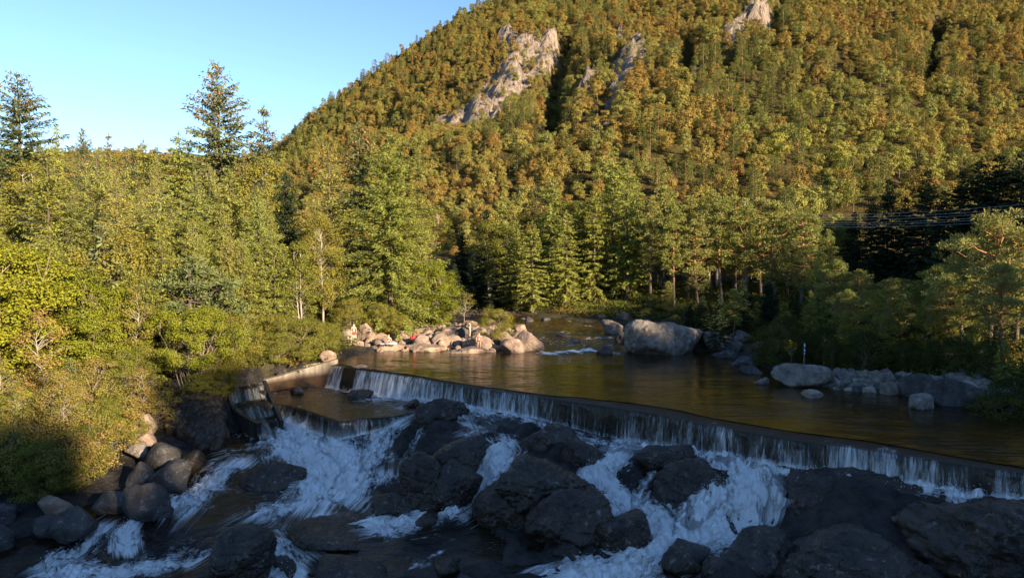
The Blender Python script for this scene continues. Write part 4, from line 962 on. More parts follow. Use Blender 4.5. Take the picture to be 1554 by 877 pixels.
# smaller stones that nothing tells apart, sharing a few shapes
SH = {m: [rock_mesh(900 + i, 3, 12, 26, .05, (1, 1, 1), m) for i in range(6)] for m in ('bank', 'grey', 'tan', 'wet', 'pale')}
def stones(n, quad, zf, size, mat, label, group, rng, sq=.7):
    q = np.array(quad, float); k = 0; tries = 0; put = []
    while k < n and tries < n * 30:
        tries += 1
        a, b = rng.random(2); p = (q[0] * (1 - a) + q[1] * a) * (1 - b) + (q[3] * (1 - a) + q[2] * a) * b
        r = size[0] + (size[1] - size[0]) * rng.random() ** 1.8
        if any((p[0] - s[0]) ** 2 + (p[1] - s[1]) ** 2 < (.62 * (r + s[2])) ** 2 for s in put): continue
        put.append((p[0], p[1], r)); z = zf(p[0], p[1])
        o = link('boulder', SH[mat if isinstance(mat, str) else mat[rng.integers(len(mat))]][rng.integers(6)]); o.location = (p[0], p[1], z + r * .15)
        o.scale = (r * rng.uniform(.8, 1.3), r * rng.uniform(.7, 1.1), r * rng.uniform(.5, .95) * sq * 1.2); o.rotation_euler = (rng.uniform(-.3, .3), rng.uniform(-.3, .3), rng.uniform(0, 6.28))
        tag(o, label, 'rock', group); k += 1
rg = np.random.default_rng(5)
gz = lambda x, y: float(ground_z(np.array([x]), np.array([y]))[0])
stones(62, [(-21.9, 50), (-23.6, 50.5), (-32.5, 38.5), (-28, 35)], gz, (.4, 1.5), 'bank', 'one of the grey stones heaped along the shaded left bank', 'stones along the left bank', rg, .9)
stones(18, [(-21.7, 50.3), (-23.2, 51.5), (-24, 45), (-19.3, 44.3)], gz, (.25, .6), 'bank', 'one of the small dark stones packed beside the fish ladder', 'stones beside the fish ladder', rg, .9)
stones(58, [(-14.5, 64.6), (1.2, 65.2), (2.5, 79), (-12, 82)], gz, (.4, 1.25), 'tan', 'one of the tan stones strewn over the sunlit rocky point', 'stones of the sunlit point', rg, .8)
stones(12, [(-20, 92), (-2, 86), (2, 92), (-16, 101)], gz, (.4, 1.1), 'tan', 'one of the tan stones in the river bend behind the bathers', 'stones in the river bend', rg, .8)
stones(60, [(21.8, 46.9), (31.8, 42.0), (33.2, 43.8), (23, 49.2)], gz, (.3, .85), ('grey', 'grey', 'pale', 'bank'), 'one of the grey stones in the rock pile on the right bank', 'stones of the right bank pile', rg, .9)
stones(8, [(1, 90), (16, 84), (19, 88), (2, 96)], gz, (.4, 1.0), 'bank', 'one of the dark stones along the shaded far bank', 'stones of the far bank', rg, .8)
stones(8, [(3, 70), (4, 82), (13, 80), (10, 66)], lambda x, y: -.12, (.35, .8), 'wet', 'one of the dark wet stones in the rapids upstream of the pool', 'stones in the upstream rapids', rg, .7)
stones(12, [(-12, 30), (14, 28), (26, 33), (-18, 40)], lambda x, y: float(Wf(np.array([x]), np.array([y]))[0]) - .12, (.3, .9), 'wet', 'one of the small dark wet stones breaking the water of the rapids', 'wet stones in the rapids', rg, .6)

D_, Fc_ = ico(1); drop = bpy.data.meshes.new('drop'); drop.from_pydata(D_.tolist(), [], Fc_); drop.materials.append(M['spray'])
scatter('spray', SPR, np.random.default_rng(3).uniform(.006, .02, len(SPR)), np.zeros(len(SPR)), [drop], 'white spray drops thrown up by the rapids and falls', 'spray')
# loose rubble that nobody could count, between the stones
rub = []
for q, n, mlt, sz in (([(-21.8, 50.6), (-24, 51), (-33, 38), (-28, 35)], 520, 0, .5), ([(-21.5, 50.6), (-24, 52), (-24.5, 45), (-18.8, 44)], 440, 0, .55), ([(-15, 64), (2, 64.6), (3, 80), (-13, 84)], 320, 12, .34), ([(21, 47.2), (32, 42), (34, 45), (22.5, 51)], 300, 6, .34)):
    q = np.array(q, float); ab = rg.random((n, 2)); a, b = ab[:, :1], ab[:, 1:]
    p = (q[0] * (1 - a) + q[1] * a) * (1 - b) + (q[3] * (1 - a) + q[2] * a) * b
    rub.append(np.column_stack([p, ground_z(p[:, 0], p[:, 1]) + .05, sz * rg.uniform(.4, 1.5, n), rg.integers(0, 2, n) + mlt / 3]))
rub = np.concatenate(rub)
scatter('rubble', rub[:, :3], rub[:, 3], rub[:, 4].astype(int), SH['wet'][:2] + SH['grey'][:2] + SH['tan'][:2], 'loose rubble between the boulders along the banks', 'rubble')

# ------------------------------------------------------------------ mountain
RT = np.array([(-900, 240, 430), (0, 236, 430), (200, 232, 430), (300, 240, 430), (400, 236, 425), (435, 214, 420), (480, 174, 425), (560, 116, 432), (640, 62, 440), (700, 26, 446), (745, 7, 452), (800, -30, 465), (900, -85, 485), (1100, -150, 520), (1400, -220, 560), (2600, -300, 620)], float)
nu, nt = 420, 250
pxs = np.linspace(-900, 2600, nu); us = (pxs - CX) / F
tm = np.concatenate([np.linspace(0, 1, nt - 40), np.linspace(1.01, 1.6, 40)])
PX, TM = np.meshgrid(pxs, tm); U = (PX - CX) / F
Dr = np.interp(PX, RT[:, 0], RT[:, 2]); PYR = np.interp(PX, RT[:, 0], RT[:, 1])
zr = CAMZ + (380 - PYR + 6) * Dr / F - 5
D0 = np.interp(PX, [-900, 350, 480, 2600], [190, 170, 126, 120]); zf = np.interp(PX, [-900, 400, 500, 2600], [10, 6, 3.5, 6])
YM = D0 + (Dr - D0) * TM; XM = U * YM
tc = np.clip(TM, 0, 1)
ZM = zf + (zr - zf) * (.25 * tc + .75 * tc ** 1.35) - np.clip(TM - 1, 0, 1) * 260
edge = np.sin(np.clip(tc, 0, 1) * math.pi) ** .6
ZM = ZM + edge * (7 * fbm(XM / 55, YM / 70, 1, 4)) + 1.2 * fbm(XM / 9, YM / 9, 2, 3) * edge
ppx, ppy = project(XM, YM, ZM)
def capsules(caps):
    m = np.zeros_like(PX)
    for a, b, r in caps:
        ab = np.array(b, float) - a; t_ = np.clip(((ppx - a[0]) * ab[0] + (ppy - a[1]) * ab[1]) / (ab @ ab), 0, 1)
        d = np.hypot(ppx - a[0] - t_ * ab[0], ppy - a[1] - t_ * ab[1]); m = np.maximum(m, np.exp(-(d / r) ** 2.2))
    return m
CL = [((806, 70), (792, 125), 17), ((790, 105), (752, 150), 26), ((772, 130), (742, 178), 22), ((752, 160), (694, 190), 17), ((838, 62), (815, 108), 11), ((764, 60), (800, 80), 12), ((965, 78), (942, 118), 18), ((945, 118), (918, 180), 12), ((918, 170), (900, 205), 8), ((944, 52), (938, 66), 6), ((1158, 15), (1112, 52), 14), ((668, 182), (672, 190), 7), ((1052, 85), (1046, 120), 7), ((905, 110), (880, 150), 8)]
rock = capsules(CL)
gul = capsules([((858, 60), (846, 120), 13), ((846, 120), (838, 205), 15), ((1046, 70), (1038, 120), 9), ((1190, -10), (1166, 40), 12), ((1424, 30), (1412, 105), 9), ((925, 150), (895, 200), 7), ((1105, 95), (1100, 140), 7)])
vn = fbm(XM / 5.5, ZM / 26, YM / 8, 4); rdg = 1 - np.abs(fbm(XM / 7, ZM / 30, 3, 3)) * 2
fine_ = fbm(XM / 2.6, ZM / 9, YM / 3, 3)
ZM = ZM + rock * (3.0 + 4.4 * vn + 2.6 * rdg + 1.8 * fine_) - gul * 16
XM = XM + rock * 1.6 * vn
me = mesh_quads('mountain', np.stack([XM, YM, ZM], -1).reshape(-1, 3), grid_faces(nu, len(tm)), [M['mountain']], smooth=True)
attr(me, 'rock', 'FLOAT', np.clip(rock * 1.15 + gul * .35, 0, 1.2).ravel())
tag(link('mountain', me), 'steep mountainside with bare rock cliffs among autumn woods', 'mountain', kind='structure')

# trees of the mountainside
rg = np.random.default_rng(21)
Pt = []
gi = rg.uniform(0, 1, (130000, 2))
iu = gi[:, 0] * (nu - 1); it = np.sqrt(gi[:, 1]) * (nt - 41)
sel = (pxs[0] + (pxs[-1] - pxs[0]) * gi[:, 0] > -60) & (pxs[0] + (pxs[-1] - pxs[0]) * gi[:, 0] < 1640)
iu, it = iu[sel], it[sel]
def samp(A, iu, it):
    a, b = iu.astype(int), it.astype(int); fa_, fb_ = iu - a, it - b; a1 = np.minimum(a + 1, nu - 1); b1 = np.minimum(b + 1, len(tm) - 1)
    return (A[b, a] * (1 - fa_) + A[b, a1] * fa_) * (1 - fb_) + (A[b1, a] * (1 - fa_) + A[b1, a1] * fa_) * fb_
TX, TY, TZ, TR, TG_ = (samp(A, iu, it) for A in (XM, YM, ZM, rock, gul))
cell = {}; kept = []
for i in range(len(TX)):
    r = TR[i]
    if r > .38 + .5 * rg.random() and rg.random() < .80: continue
    if TG_[i] > .45 and rg.random() < .6: continue
    dmin = 3.1 if TY[i] < 260 else 3.4
    c = (int(TX[i] // 3.4), int(TY[i] // 3.4)); ok = True
    for a in (-1, 0, 1):
        for b in (-1, 0, 1):
            for j in cell.get((c[0] + a, c[1] + b), ()):
                if (TX[i] - TX[j]) ** 2 + (TY[i] - TY[j]) ** 2 < dmin * dmin: ok = False
    if ok: cell.setdefault(c, []).append(i); kept.append(i)
kept = np.array(kept); print('mountain trees', len(kept))
X_, Y_, Z_ = TX[kept], TY[kept], TZ[kept]
px_, py_ = project(X_, Y_, Z_ + 8)
cn = fbm(X_ / 38, Y_ / 38, 5, 3) + .35 * sstep(300, 420, Y_) * (px_ > 1050) + .3 * (TG_[kept] > .1)
con = rg.random(len(kept)) < np.clip(.16 + .55 * cn, .04, .7)
scl = np.where(con, rg.uniform(.38, .9, len(kept)), .34 + .62 * rg.random(len(kept)) ** 1.4) * np.where(px_ < 760, .82, 1.0) * np.where(TR[kept] > .2, .6, 1)
occ = np.interp(px_, [0, 425, 440, 480, 485, 640, 660, 700, 950, 1260, 1290, 1430, 1440, 1554], [225, 215, 300, 320, 200, 240, 325, 335, 310, 325, 315, 300, 240, 225])
vis = (py_ < occ) & (px_ > -10) & (px_ < 1564) & (py_ > -5)
ix = np.where(con, rg.integers(0, 3, len(kept)), rg.integers(0, 4, len(kept)))
def far_things(mask, meshes, nm, label, cat, group):
    idx = np.where(mask & vis)[0]; idx = idx[np.argsort(Y_[idx])][:298]
    for i in idx:
        o = link(nm, meshes[ix[i]]); o.location = (X_[i], Y_[i], Z_[i] - .4); o.scale = (scl[i],) * 3; o.rotation_euler = (0, 0, rg.uniform(0, 6.28))
        tag(o, label, cat, group)
    return idx
used = np.concatenate([far_things(~con, FAR_B, 'birch_tree', 'round crowned autumn broadleaf tree on the lower slope of the mountain', 'broadleaf tree', 'broadleaf trees of the lower mountain slope'),
                       far_things(con, FAR_C, 'conifer_tree', 'dark green conifer standing among the autumn trees of the mountain slope', 'conifer', 'conifers of the lower mountain slope')])
rest = np.setdiff1d(np.arange(len(kept)), used)
gi_ = np.where(con[rest], 4 + ix[rest], ix[rest])
scatter('mountain_forest', np.stack([X_[rest], Y_[rest], Z_[rest] - .4], 1), scl[rest], gi_, FAR_B + FAR_C, 'autumn woods covering the higher mountainside as one mass', 'forest')
# low brush between the trees
n = 17000; k = rg.integers(0, len(TX), n); keepb = (TR[k] < .45) & (TY[k] < 500); k = k[keepb]
scatter('mountain_undergrowth', np.stack([TX[k], TY[k], TZ[k] - .3], 1) + rg.normal(0, .8, (len(k), 3)) * [1, 1, 0], rg.uniform(.22, .46, len(k)), rg.integers(0, 4, len(k)), FAR_B, 'low autumn brush between the trees of the mountainside', 'undergrowth')

# ------------------------------------------------------------------ sun and the wooded hill behind the camera that shades the river
SUN_EL, SUN_AZ = R(17), R(135)
sdir = np.array([math.sin(SUN_AZ) * math.cos(SUN_EL), math.cos(SUN_AZ) * math.cos(SUN_EL), math.sin(SUN_EL)])
hs = np.linspace(-260, 420, 200); ht = np.linspace(-330, -70, 80)
HS, HT = np.meshgrid(hs, ht)
te = math.tan(SUN_EL)
H0 = np.interp(hs, [-260, -60, 0, 8, 16, 20, 24, 32, 38, 44, 48, 50.5, 56, 61, 66, 71, 80, 90, 98, 104, 118, 135, 160, 200, 420], [20, 12, 10.6, 11.4, 11.8, 12.3, 13, 12.5, 11, 9.5, 9, 14, 14, 1, 3, 14, 17, 17, 18, 22, 27, 24, 12, 6, 0])
TC = -118.0; TRH = 2.8
crest = H0 - te * TC - TRH          # crest height at t = TC, shaped to throw the wanted shade edge
HZ = np.where(HT > TC, (crest[None] + 8) * np.clip(1 - (HT - TC) / 46, 0, 1) ** 1.2 - 8, crest[None] - (TC - HT) * .10)
HXw = HS * .70711 - HT * .70711; HYw = HS * .70711 + HT * .70711
HZ = HZ + 1.0 * fbm(HXw / 14, HYw / 14, 1, 3) * (np.abs(HT - TC) > 4)
me = mesh_quads('hill', np.stack([HXw, HYw, HZ], -1).reshape(-1, 3), grid_faces(len(hs), len(ht)), [M['mountain']], smooth=True)
attr(me, 'rock', 'FLOAT', np.zeros(HZ.size))
tag(link('hill', me), 'wooded hill behind the viewer that shades the river', 'hill', kind='structure')
n = 1700; s_ = rg.uniform(-90, 230, n); s_ = s_[(s_ < 56) | (s_ > 70)]; n = len(s_); t2 = TC + rg.uniform(-26, 26, n)
cz = np.interp(s_, hs, crest); hz = np.where(t2 > TC, (cz + 8) * np.clip(1 - (t2 - TC) / 46, 0, 1) ** 1.2 - 8, cz - (TC - t2) * .1)
scatter('hill_forest', np.stack([s_ * .70711 - t2 * .70711, s_ * .70711 + t2 * .70711, hz - .3], 1), rg.uniform(.5, .85, n), rg.integers(0, 7, n), FAR_B + FAR_C, 'woods on the hill behind the viewer', 'forest')
n = 30; xx = rg.uniform(42, 78, n); yy = rg.uniform(6, 44, n); k_ = (xx > yy * .80 + 10) | (yy < 30); xx, yy = xx[k_] + 4, yy[k_]
k_ = (np.hypot(xx, yy) > 38) & (xx > .8 * yy); xx, yy = xx[k_], yy[k_]
scatter('added_shade_pines', np.stack([xx, yy, ground_z(xx, yy) - .2], 1), rg.uniform(.3, .5, len(xx)), rg.integers(5, 7, len(xx)), FAR_B + FAR_C, 'unseen pines added past the right edge to dapple the bank with shade', 'forest')  # unseen pines, added to throw dappled shade on the right bank
# ------------------------------------------------------------------ woods near the river
def gh(x, y): return float(ground_z(np.array([x]), np.array([y]))[0])
def tp(kind, px, D, toppy, label=None, group=None, var=None, wide=1.0, rz=None, sink=.1):
    x = (px - CX) / F * D * (cp + 0.0) ; x = at_d(px, 380, D)[0]
    zt = at_d(px, toppy, D)[2]; zb = gh(x, D) - sink
    return tree(kind, (x, D, zb), max(zt - zb, .8), label, group, var, wide, rz)
tp('spruce', 336, 84, 98, 'tallest spruce of the left wood, its cone laden tip far above the others', None, 0, 1.15)
tp('spruce', 36, 80, 112, 'tall broad spruce against the sky near the left edge', None, 0, 1.25)
tp('spruce', 404, 83, 163, 'brown tipped spruce right of the tallest spruce', None, 1, 1.0)
tp('openspruce', 276, 80, 200, 'thin open spruce top left of the tallest spruce', None, 0, .9)
tp('openspruce', 92, 74, 190, 'thin spindly spruce right of the broad spruce at the left edge', None, 1, .6)
tp('spruce', 132, 108, 196, 'small distant spruce tip with brown cones, left one of the pair against the sky', None, 0, .8)
tp('spruce', 170, 112, 204, 'small distant spruce tip with brown cones, right one of the pair against the sky', None, 1, .8)
tp('openspruce', 222, 92, 212, 'ragged spruce top against the sky right of the small distant pair', None, 0, .9)
tp('openspruce', 243, 90, 222, 'lower ragged spruce top left of the thin open spruce', None, 1, .9)
tp('bigspruce', 592, 75, 200, 'broad bright green spruce standing over the sunlit rocks', None, 0, 1.04, 1.0)
tp('spruce', 548, 78, 188, 'second tip of spruce just behind the broad bright green one', None, 1, 1.25)
tp('larch', 500, 76, 225, 'pale green tree left of the broad bright spruce', None, 1, 1.3)
tp('larch', 640, 80, 330, 'low pale conifer at the right skirt of the broad bright spruce', None, 0, 1.2)
tp('youngspruce', 76, 62, 226, 'wide bright green spruce with dense branches in the left wood', None, 0, 1.15)
tp('larch', 152, 60, 228, 'feathery yellow green larch right of the wide bright green spruce', None, 0, 1.1)
tp('larch', 178, 56, 262, 'feathery larch in the middle of the left wood', None, 1, 1.1)
tp('larch', 215, 60, 292, 'slender larch behind the middle of the left wood', None, 1, 1.0)
tp('youngspruce', 236, 57, 300, 'dense green spruce left of the open larches', None, 1, 1.2)
tp('larch', 300, 62, 262, 'larch right below the tallest spruce', None, 0, 1.1)
tp('youngspruce', 352, 66, 262, 'green spruce right in front of the tallest spruce', None, 0, 1.1)
tp('larch', 398, 68, 292, 'larch in front of the brown tipped spruce', None, 1, 1.2)
tp('shadespruce', 436, 74, 262, 'dark shaded spruce between the left wood and the broad bright spruce', None, 0, .8)
tp('bluespruce', 158, 51, 345, 'pale bluish young spruce in the left wood', None, 0, 1.2)
tp('bluespruce', 92, 49, 395, 'blue green young spruce nearer the left edge', None, 0, 1.1)
tp('youngpine', 290, 52, 398, 'young pine with upright shoots behind the many stemmed bush', None, 0, 1.4)
tp('youngpine', 330, 54, 420, 'second young pine right of the many stemmed bush', None, 0, 1.3)
tp('youngspruce', 245, 52, 360, 'green spruce just behind the many stemmed bush', None, 0, 1.0)
tp('larch', 350, 58, 350, 'yellow green larch above the fish ladder', None, 0, 1.0)
tp('youngspruce', 396, 60, 388, 'small green spruce above the pale wing wall', None, 1, 1.1)
tp('birch', 458, 63, 370, 'birch with a pale forked trunk left of the sunlit rocks', None, 1, 1.0)
tp('birch', 490, 70, 330, 'slender birch with white trunk in front of the broad bright spruce', None, 0, .9)
tp('birch', 430, 66, 420, 'low birch behind the pale wing wall', None, 0, 1.1)
tp('bush', 282, 48.2, 470, 'big yellow green bush with many bare pale stems on the left bank', None, 0, 1.05)
tp('sapling', 66, 41.5, 470, 'thin pale birch sapling leaning over the scrub at the left', None, 0, 1.0)
tp('sapling', 196, 47.5, 440, 'thin bare stemmed birch between the scrub and the big bush', None, 0, 1.0)
tp('bush', 42, 47, 390, 'yellow leaved bush at the left edge', None, 1, 1.3)
tp('bush', -8, 45, 372, 'orange yellow bush cut by the left edge', None, 1, 1.2)
tp('bush', 118, 48, 420, 'golden yellow bush right of the one at the left edge', None, 1, 1.2)
tp('bush', 170, 49, 452, 'yellow green bush behind the thin birch sapling', None, 1, 1.1)
tp('greenbush', 215, 50, 470, 'green leafy bush left of the many stemmed bush', None, 0, 1.1)
tp('bluespruce', 100, 44.5, 545, 'small silver green spruce in the scrub', None, 0, 1.1)
tp('bluespruce', 12, 36.5, 655, 'low spruce at the left edge near the water', None, 0, 1.3)
tp('fern', 62, 37.5, 690, 'bright green fern clump in the shade at the lower left', None, 0, 1.3)
tp('fern', 14, 41.5, 600, 'bright green fern clump at the left edge', None, 0, 1.3)
tp('greenbush', 350, 53, 478, 'rounded bush above the stones left of the fish ladder', None, 0, 1.1)
tp('youngspruce', 372, 55.5, 490, 'low green spruce drooping over the fish ladder', None, 1, 1.5)
tp('greenbush', 412, 58, 478, 'leafy bush behind the pale wing wall', None, 0, 1.0)
tp('greenbush', 448, 60.5, 485, 'leafy bush at the middle of the concrete ledge', None, 0, 1.0)
tp('greenbush', 490, 63.5, 490, 'leafy bush at the right end of the concrete ledge', None, 0, .9)
tp('greenbush', 530, 70, 455, 'bush behind the bather standing at the left', None, 0, 1.2)
tp('greenbush', 575, 71, 462, 'bush above the pale tan block', None, 0, 1.2)
tp('greenbush', 605, 70, 478, 'light green bush growing among the sunlit rocks', None, 0, 1.2)
tp('sapling', 702, 73, 445, 'thin leafy sapling among the sunlit rocks', None, 0, 1.6)
tp('greenbush', 748, 69, 470, 'yellow sunlit bush on the rocks right of the woman in a bikini', None, 0, 1.15)
tp('bush', 655, 78, 400, 'leafy bush at the foot of the broad bright spruce', None, 1, 1.1)
rg = np.random.default_rng(33)
# scrub slope lower left
MIX = (('scrub', 2.0, 3.4, 'olive brown scrub bush, one of those covering the lower left bank', 'scrub bushes of the left bank'), ('greenbush', 1.6, 3.2, 'low green shrub, one of those in the scrub of the lower left bank', 'green shrubs of the left bank scrub'),
       ('sapling', 3.0, 5.5, 'small thin sapling, one of those rising out of the lower left scrub', 'saplings in the left bank scrub'), ('fern', 1.0, 1.8, 'bright green fern, one of those low in the left bank scrub', 'ferns in the left bank scrub'))
for i in range(130):
    px = rg.uniform(-30, 225); D = rg.uniform(37, 46.5) + max(0, (px - 120)) * .018
    if i > 90: px = rg.uniform(-30, 130); D = rg.uniform(35.8, 40.5)
    x = at_d(px, 380, D)[0]
    if x > np.interp(D, [36, 40, 45, 47], [-24.3, -24.6, -22.8, -22.5]): continue
    r = rg.random(); kd, h0, h1, lb, gr = MIX[0 if r < .58 else 1 if r < .76 else 2 if r < .88 else 3]
    tree(kd, (x, D, gh(x, D) - .2), rg.uniform(h0, h1), lb, gr, None, 1.1)
for px, D, top, lab in ((318, 50.6, 528, 'round green shrub overhanging the stones just right of the many stemmed bush'), (338, 51.6, 545, 'low green shrub overhanging the top end of the fish ladder'), (352, 53.2, 520, 'green shrub standing behind the top of the fish ladder'), (386, 54.8, 522, 'green shrub at the left end of the pale wing wall'), (238, 46.6, 600, 'low shrub at the foot of the many stemmed bush')):
    tp('greenbush', px, D, top, lab, None, None, 1.3)
for px, D, top, lab in ((298, 48.3, 566, 'leafy shrub over the stones below the right side of the many stemmed bush'), (324, 49.3, 566, 'leafy shrub over the stones between the big bush and the fish ladder'),
                         (440, 56.9, 488, 'dense green shrub on the concrete ledge, left of three'), (468, 58.6, 486, 'dense green shrub on the concrete ledge, middle of three'), (494, 60.8, 492, 'dense green shrub on the concrete ledge, right of three'), (418, 55.6, 505, 'dense shrub above the left part of the pale wing wall')):
    tp('greenbush', px, D, top, lab, None, None, 1.45)
# deep fill of the left wood
fill = []
for i in range(240):
    D = rg.uniform(46, 100); xmax = np.interp(D, [40, 46, 50, 58, 64, 75, 100], [-28, -25, -24.5, -20.5, -20, -22, -26]); px = rg.uniform(-60, 620)
    x = at_d(px, 380, D)[0]
    if x > xmax - .8 or x < -85: continue
    if any((x - a) ** 2 + (D - b) ** 2 < 7.5 for a, b in fill): continue
    fill.append((x, D))
    top = np.interp(D, [46, 50, 56, 64, 75, 100], [505, 415, 330, 272, 240, 236]) + rg.uniform(-18, 60)
    if 440 < px < 620: top = max(top, 330 + rg.uniform(0, 60))
    r = rg.random()
    if D < 54: kind = 'bush' if r < .08 else 'greenbush' if r < .22 else 'birch' if r < .3 else 'larch' if r < .65 else 'youngspruce'
    elif D < 70: kind = 'larch' if r < .5 else 'youngspruce' if r < .84 else 'birch' if r < .92 else 'bluespruce'
    else: kind = 'spruce' if r < .45 else 'larch' if r < .8 else 'birch'
    lab = {'bush': 'yellow green shrub, one of those packed in the left wood', 'greenbush': 'small green shrub, one of those packed in the left wood', 'birch': 'slender birch, one of those mixed into the left wood', 'youngspruce': 'young green spruce, one of those packed in the left wood',
           'larch': 'feathery larch, one of those packed in the left wood', 'bluespruce': 'bluish young spruce, one of those packed in the left wood', 'spruce': 'dark spruce, one of those at the back of the left wood'}[kind]
    tp(kind, px, D, top, lab, lab.split(', one of ')[1].replace('those', ONE[kind].replace('_', ' ') + 's'))
# trees across the river, behind the sunlit point
def row(kind, items, noun, where):
    items = sorted(items); n = len(items)
    ordn = ['first', 'second', 'third', 'fourth', 'fifth', 'sixth', 'seventh', 'eighth', 'ninth', 'tenth', 'eleventh', 'twelfth', 'thirteenth', 'fourteenth', 'fifteenth', 'sixteenth', 'seventeenth', 'eighteenth', 'nineteenth', 'twentieth', 'last']
    for i, it in enumerate(items):
        px, D, top, w = it
        lb = '%s, %s from the left %s' % (noun, ordn[min(i, 20)], where)
        tp(kind, px, D, top, lb[:140], noun + 's ' + where, None, w)
row('openspruce', [(762, 112, 292, 1.0), (782, 104, 330, 1.2), (808, 100, 335, 1.3), (838, 106, 268, 1.1), (860, 101, 320, 1.2), (880, 108, 300, 1.0), (902, 103, 285, 1.0), (930, 106, 222, 1.0), (952, 102, 240, 1.0), (968, 108, 275, 1.0)], 'open sunlit spruce', 'in the row beyond the river')
row('shadespruce', [(700, 118, 345, .9), (738, 114, 318, .9), (722, 108, 380, 1.1), (752, 104, 400, 1.2), (690, 106, 400, 1.0)], 'dark shaded spruce', 'in the gap right of the broad bright spruce')
row('pine', [(988, 98, 300, 1.0), (1006, 104, 285, 1.0), (1024, 96, 318, 1.0), (1044, 101, 300, 1.05), (1062, 95, 330, 1.0), (1080, 104, 290, 1.0), (1098, 97, 300, 1.05), (1116, 103, 298, 1.0), (1136, 96, 312, 1.0), (1156, 102, 300, 1.1), (1178, 95, 305, 1.1), (1196, 101, 308, 1.0), (1216, 92, 322, 1.15), (1238, 98, 328, 1.0), (1256, 92, 350, 1.0)], 'orange trunked pine', 'in the sunlit pine row')
row('shadespruce', [(1296, 104, 322, 1.1), (1322, 108, 300, 1.1), (1346, 110, 272, .9), (1372, 106, 300, 1.2), (1404, 104, 258, 1.1), (1430, 106, 290, 1.2), (1456, 110, 262, 1.2), (1482, 108, 245, 1.3), (1512, 106, 235, 1.3), (1546, 104, 228, 1.3), (1580, 104, 225, 1.3)], 'very dark spruce', 'in the shaded stand at the right')
row('bigpine', [(1272, 66, 395, 1.0), (1306, 64, 408, 1.0), (1345, 62, 425, 1.1), (1388, 58, 432, 1.1), (1424, 57, 405, 1.0), (1462, 54, 395, 1.0), (1506, 51, 325, 1.05), (1548, 54, 345, 1.1), (1590, 50, 350, 1.1), (1290, 55, 440, .9), (1370, 53, 445, .9), (1444, 50, 420, .9), (1530, 47, 400, 1.0), (1480, 60, 360, 1.0)], 'spreading pine', 'among the near pines at the right')
row('openspruce', [(1244, 70, 372, .8), (1232, 64, 440, 1.2), (1532, 44, 515, 1.6)], 'light green spruce sapling', 'on the right bank')
tp('birch', 1410, 50, 452, 'thin white stemmed birch behind the right bank rock pile', None, 0, .8)
tp('birch', 1440, 50.5, 480, 'small yellow leaved birch right of the white stemmed one', None, 1, .9)
tp('birch', 1330, 52, 442, 'light green leafy tree behind the rock pile on the right bank', None, 1, 1.5)
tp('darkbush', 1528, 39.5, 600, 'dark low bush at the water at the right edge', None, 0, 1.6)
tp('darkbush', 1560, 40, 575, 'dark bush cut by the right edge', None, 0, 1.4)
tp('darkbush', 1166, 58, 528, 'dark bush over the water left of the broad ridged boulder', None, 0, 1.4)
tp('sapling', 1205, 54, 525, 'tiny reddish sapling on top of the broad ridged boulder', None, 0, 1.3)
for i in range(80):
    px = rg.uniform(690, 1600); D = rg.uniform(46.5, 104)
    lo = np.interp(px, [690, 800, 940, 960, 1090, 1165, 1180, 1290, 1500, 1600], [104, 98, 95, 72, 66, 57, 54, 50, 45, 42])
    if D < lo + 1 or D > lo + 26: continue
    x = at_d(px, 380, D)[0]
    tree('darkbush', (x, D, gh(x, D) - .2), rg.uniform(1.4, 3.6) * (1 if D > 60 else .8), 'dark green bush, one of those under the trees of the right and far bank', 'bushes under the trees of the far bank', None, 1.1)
for i in range(60):   # shade wood behind the right bank
    px = rg.uniform(1000, 1620); D = rg.uniform(64, 92); x = at_d(px, 380, D)[0]
    tp('shadespruce' if i % 3 else 'pine', px, D, np.interp(px, [1000, 1250, 1350, 1450, 1620], [430, 425, 430, 405, 380]) + rg.uniform(-8, 40), 'low shaded ' + ('spruce' if i % 3 else 'pine') + ', one of those filling the wood behind the right bank', ('spruces' if i % 3 else 'pines') + ' filling the wood behind the right bank', None, 1.1)
for i in range(34):   # bright trees at the mountain foot
    px = rg.uniform(640, 1300); D = rg.uniform(110, 124); x = at_d(px, 380, D)[0]
    tp('birch', px, D, np.interp(px, [640, 700, 960, 1300], [318, 330, 312, 322]) + rg.uniform(-20, 26), 'green birch, one of those at the foot of the mountain', 'birches at the foot of the mountain', None, 1.3)
row('youngspruce', [(-6, 51, 345, 1.1), (26, 50.5, 372, 1.1), (64, 48.5, 404, 1.2), (112, 49.5, 372, 1.1), (138, 47.2, 448, 1.2), (186, 50, 398, 1.1), (222, 49.5, 420, 1.2), (262, 53, 386, 1.1), (304, 55, 388, 1.1), (336, 56.5, 402, 1.1), (368, 58, 372, 1.1), (416, 61, 352, 1.0)], 'young bright green spruce', 'in the front of the left wood')
for i in range(26):
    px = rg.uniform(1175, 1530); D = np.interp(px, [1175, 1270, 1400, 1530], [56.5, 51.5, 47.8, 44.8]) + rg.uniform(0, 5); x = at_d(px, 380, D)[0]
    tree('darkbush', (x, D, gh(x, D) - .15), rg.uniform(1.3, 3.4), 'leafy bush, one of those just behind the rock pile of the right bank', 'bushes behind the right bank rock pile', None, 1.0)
row('openspruce', [(1286, 53, 470, 1.2), (1352, 51, 468, 1.2), (1420, 50, 470, 1.2), (1478, 47.5, 492, 1.3)], 'thin young spruce', 'just behind the right bank rock pile')
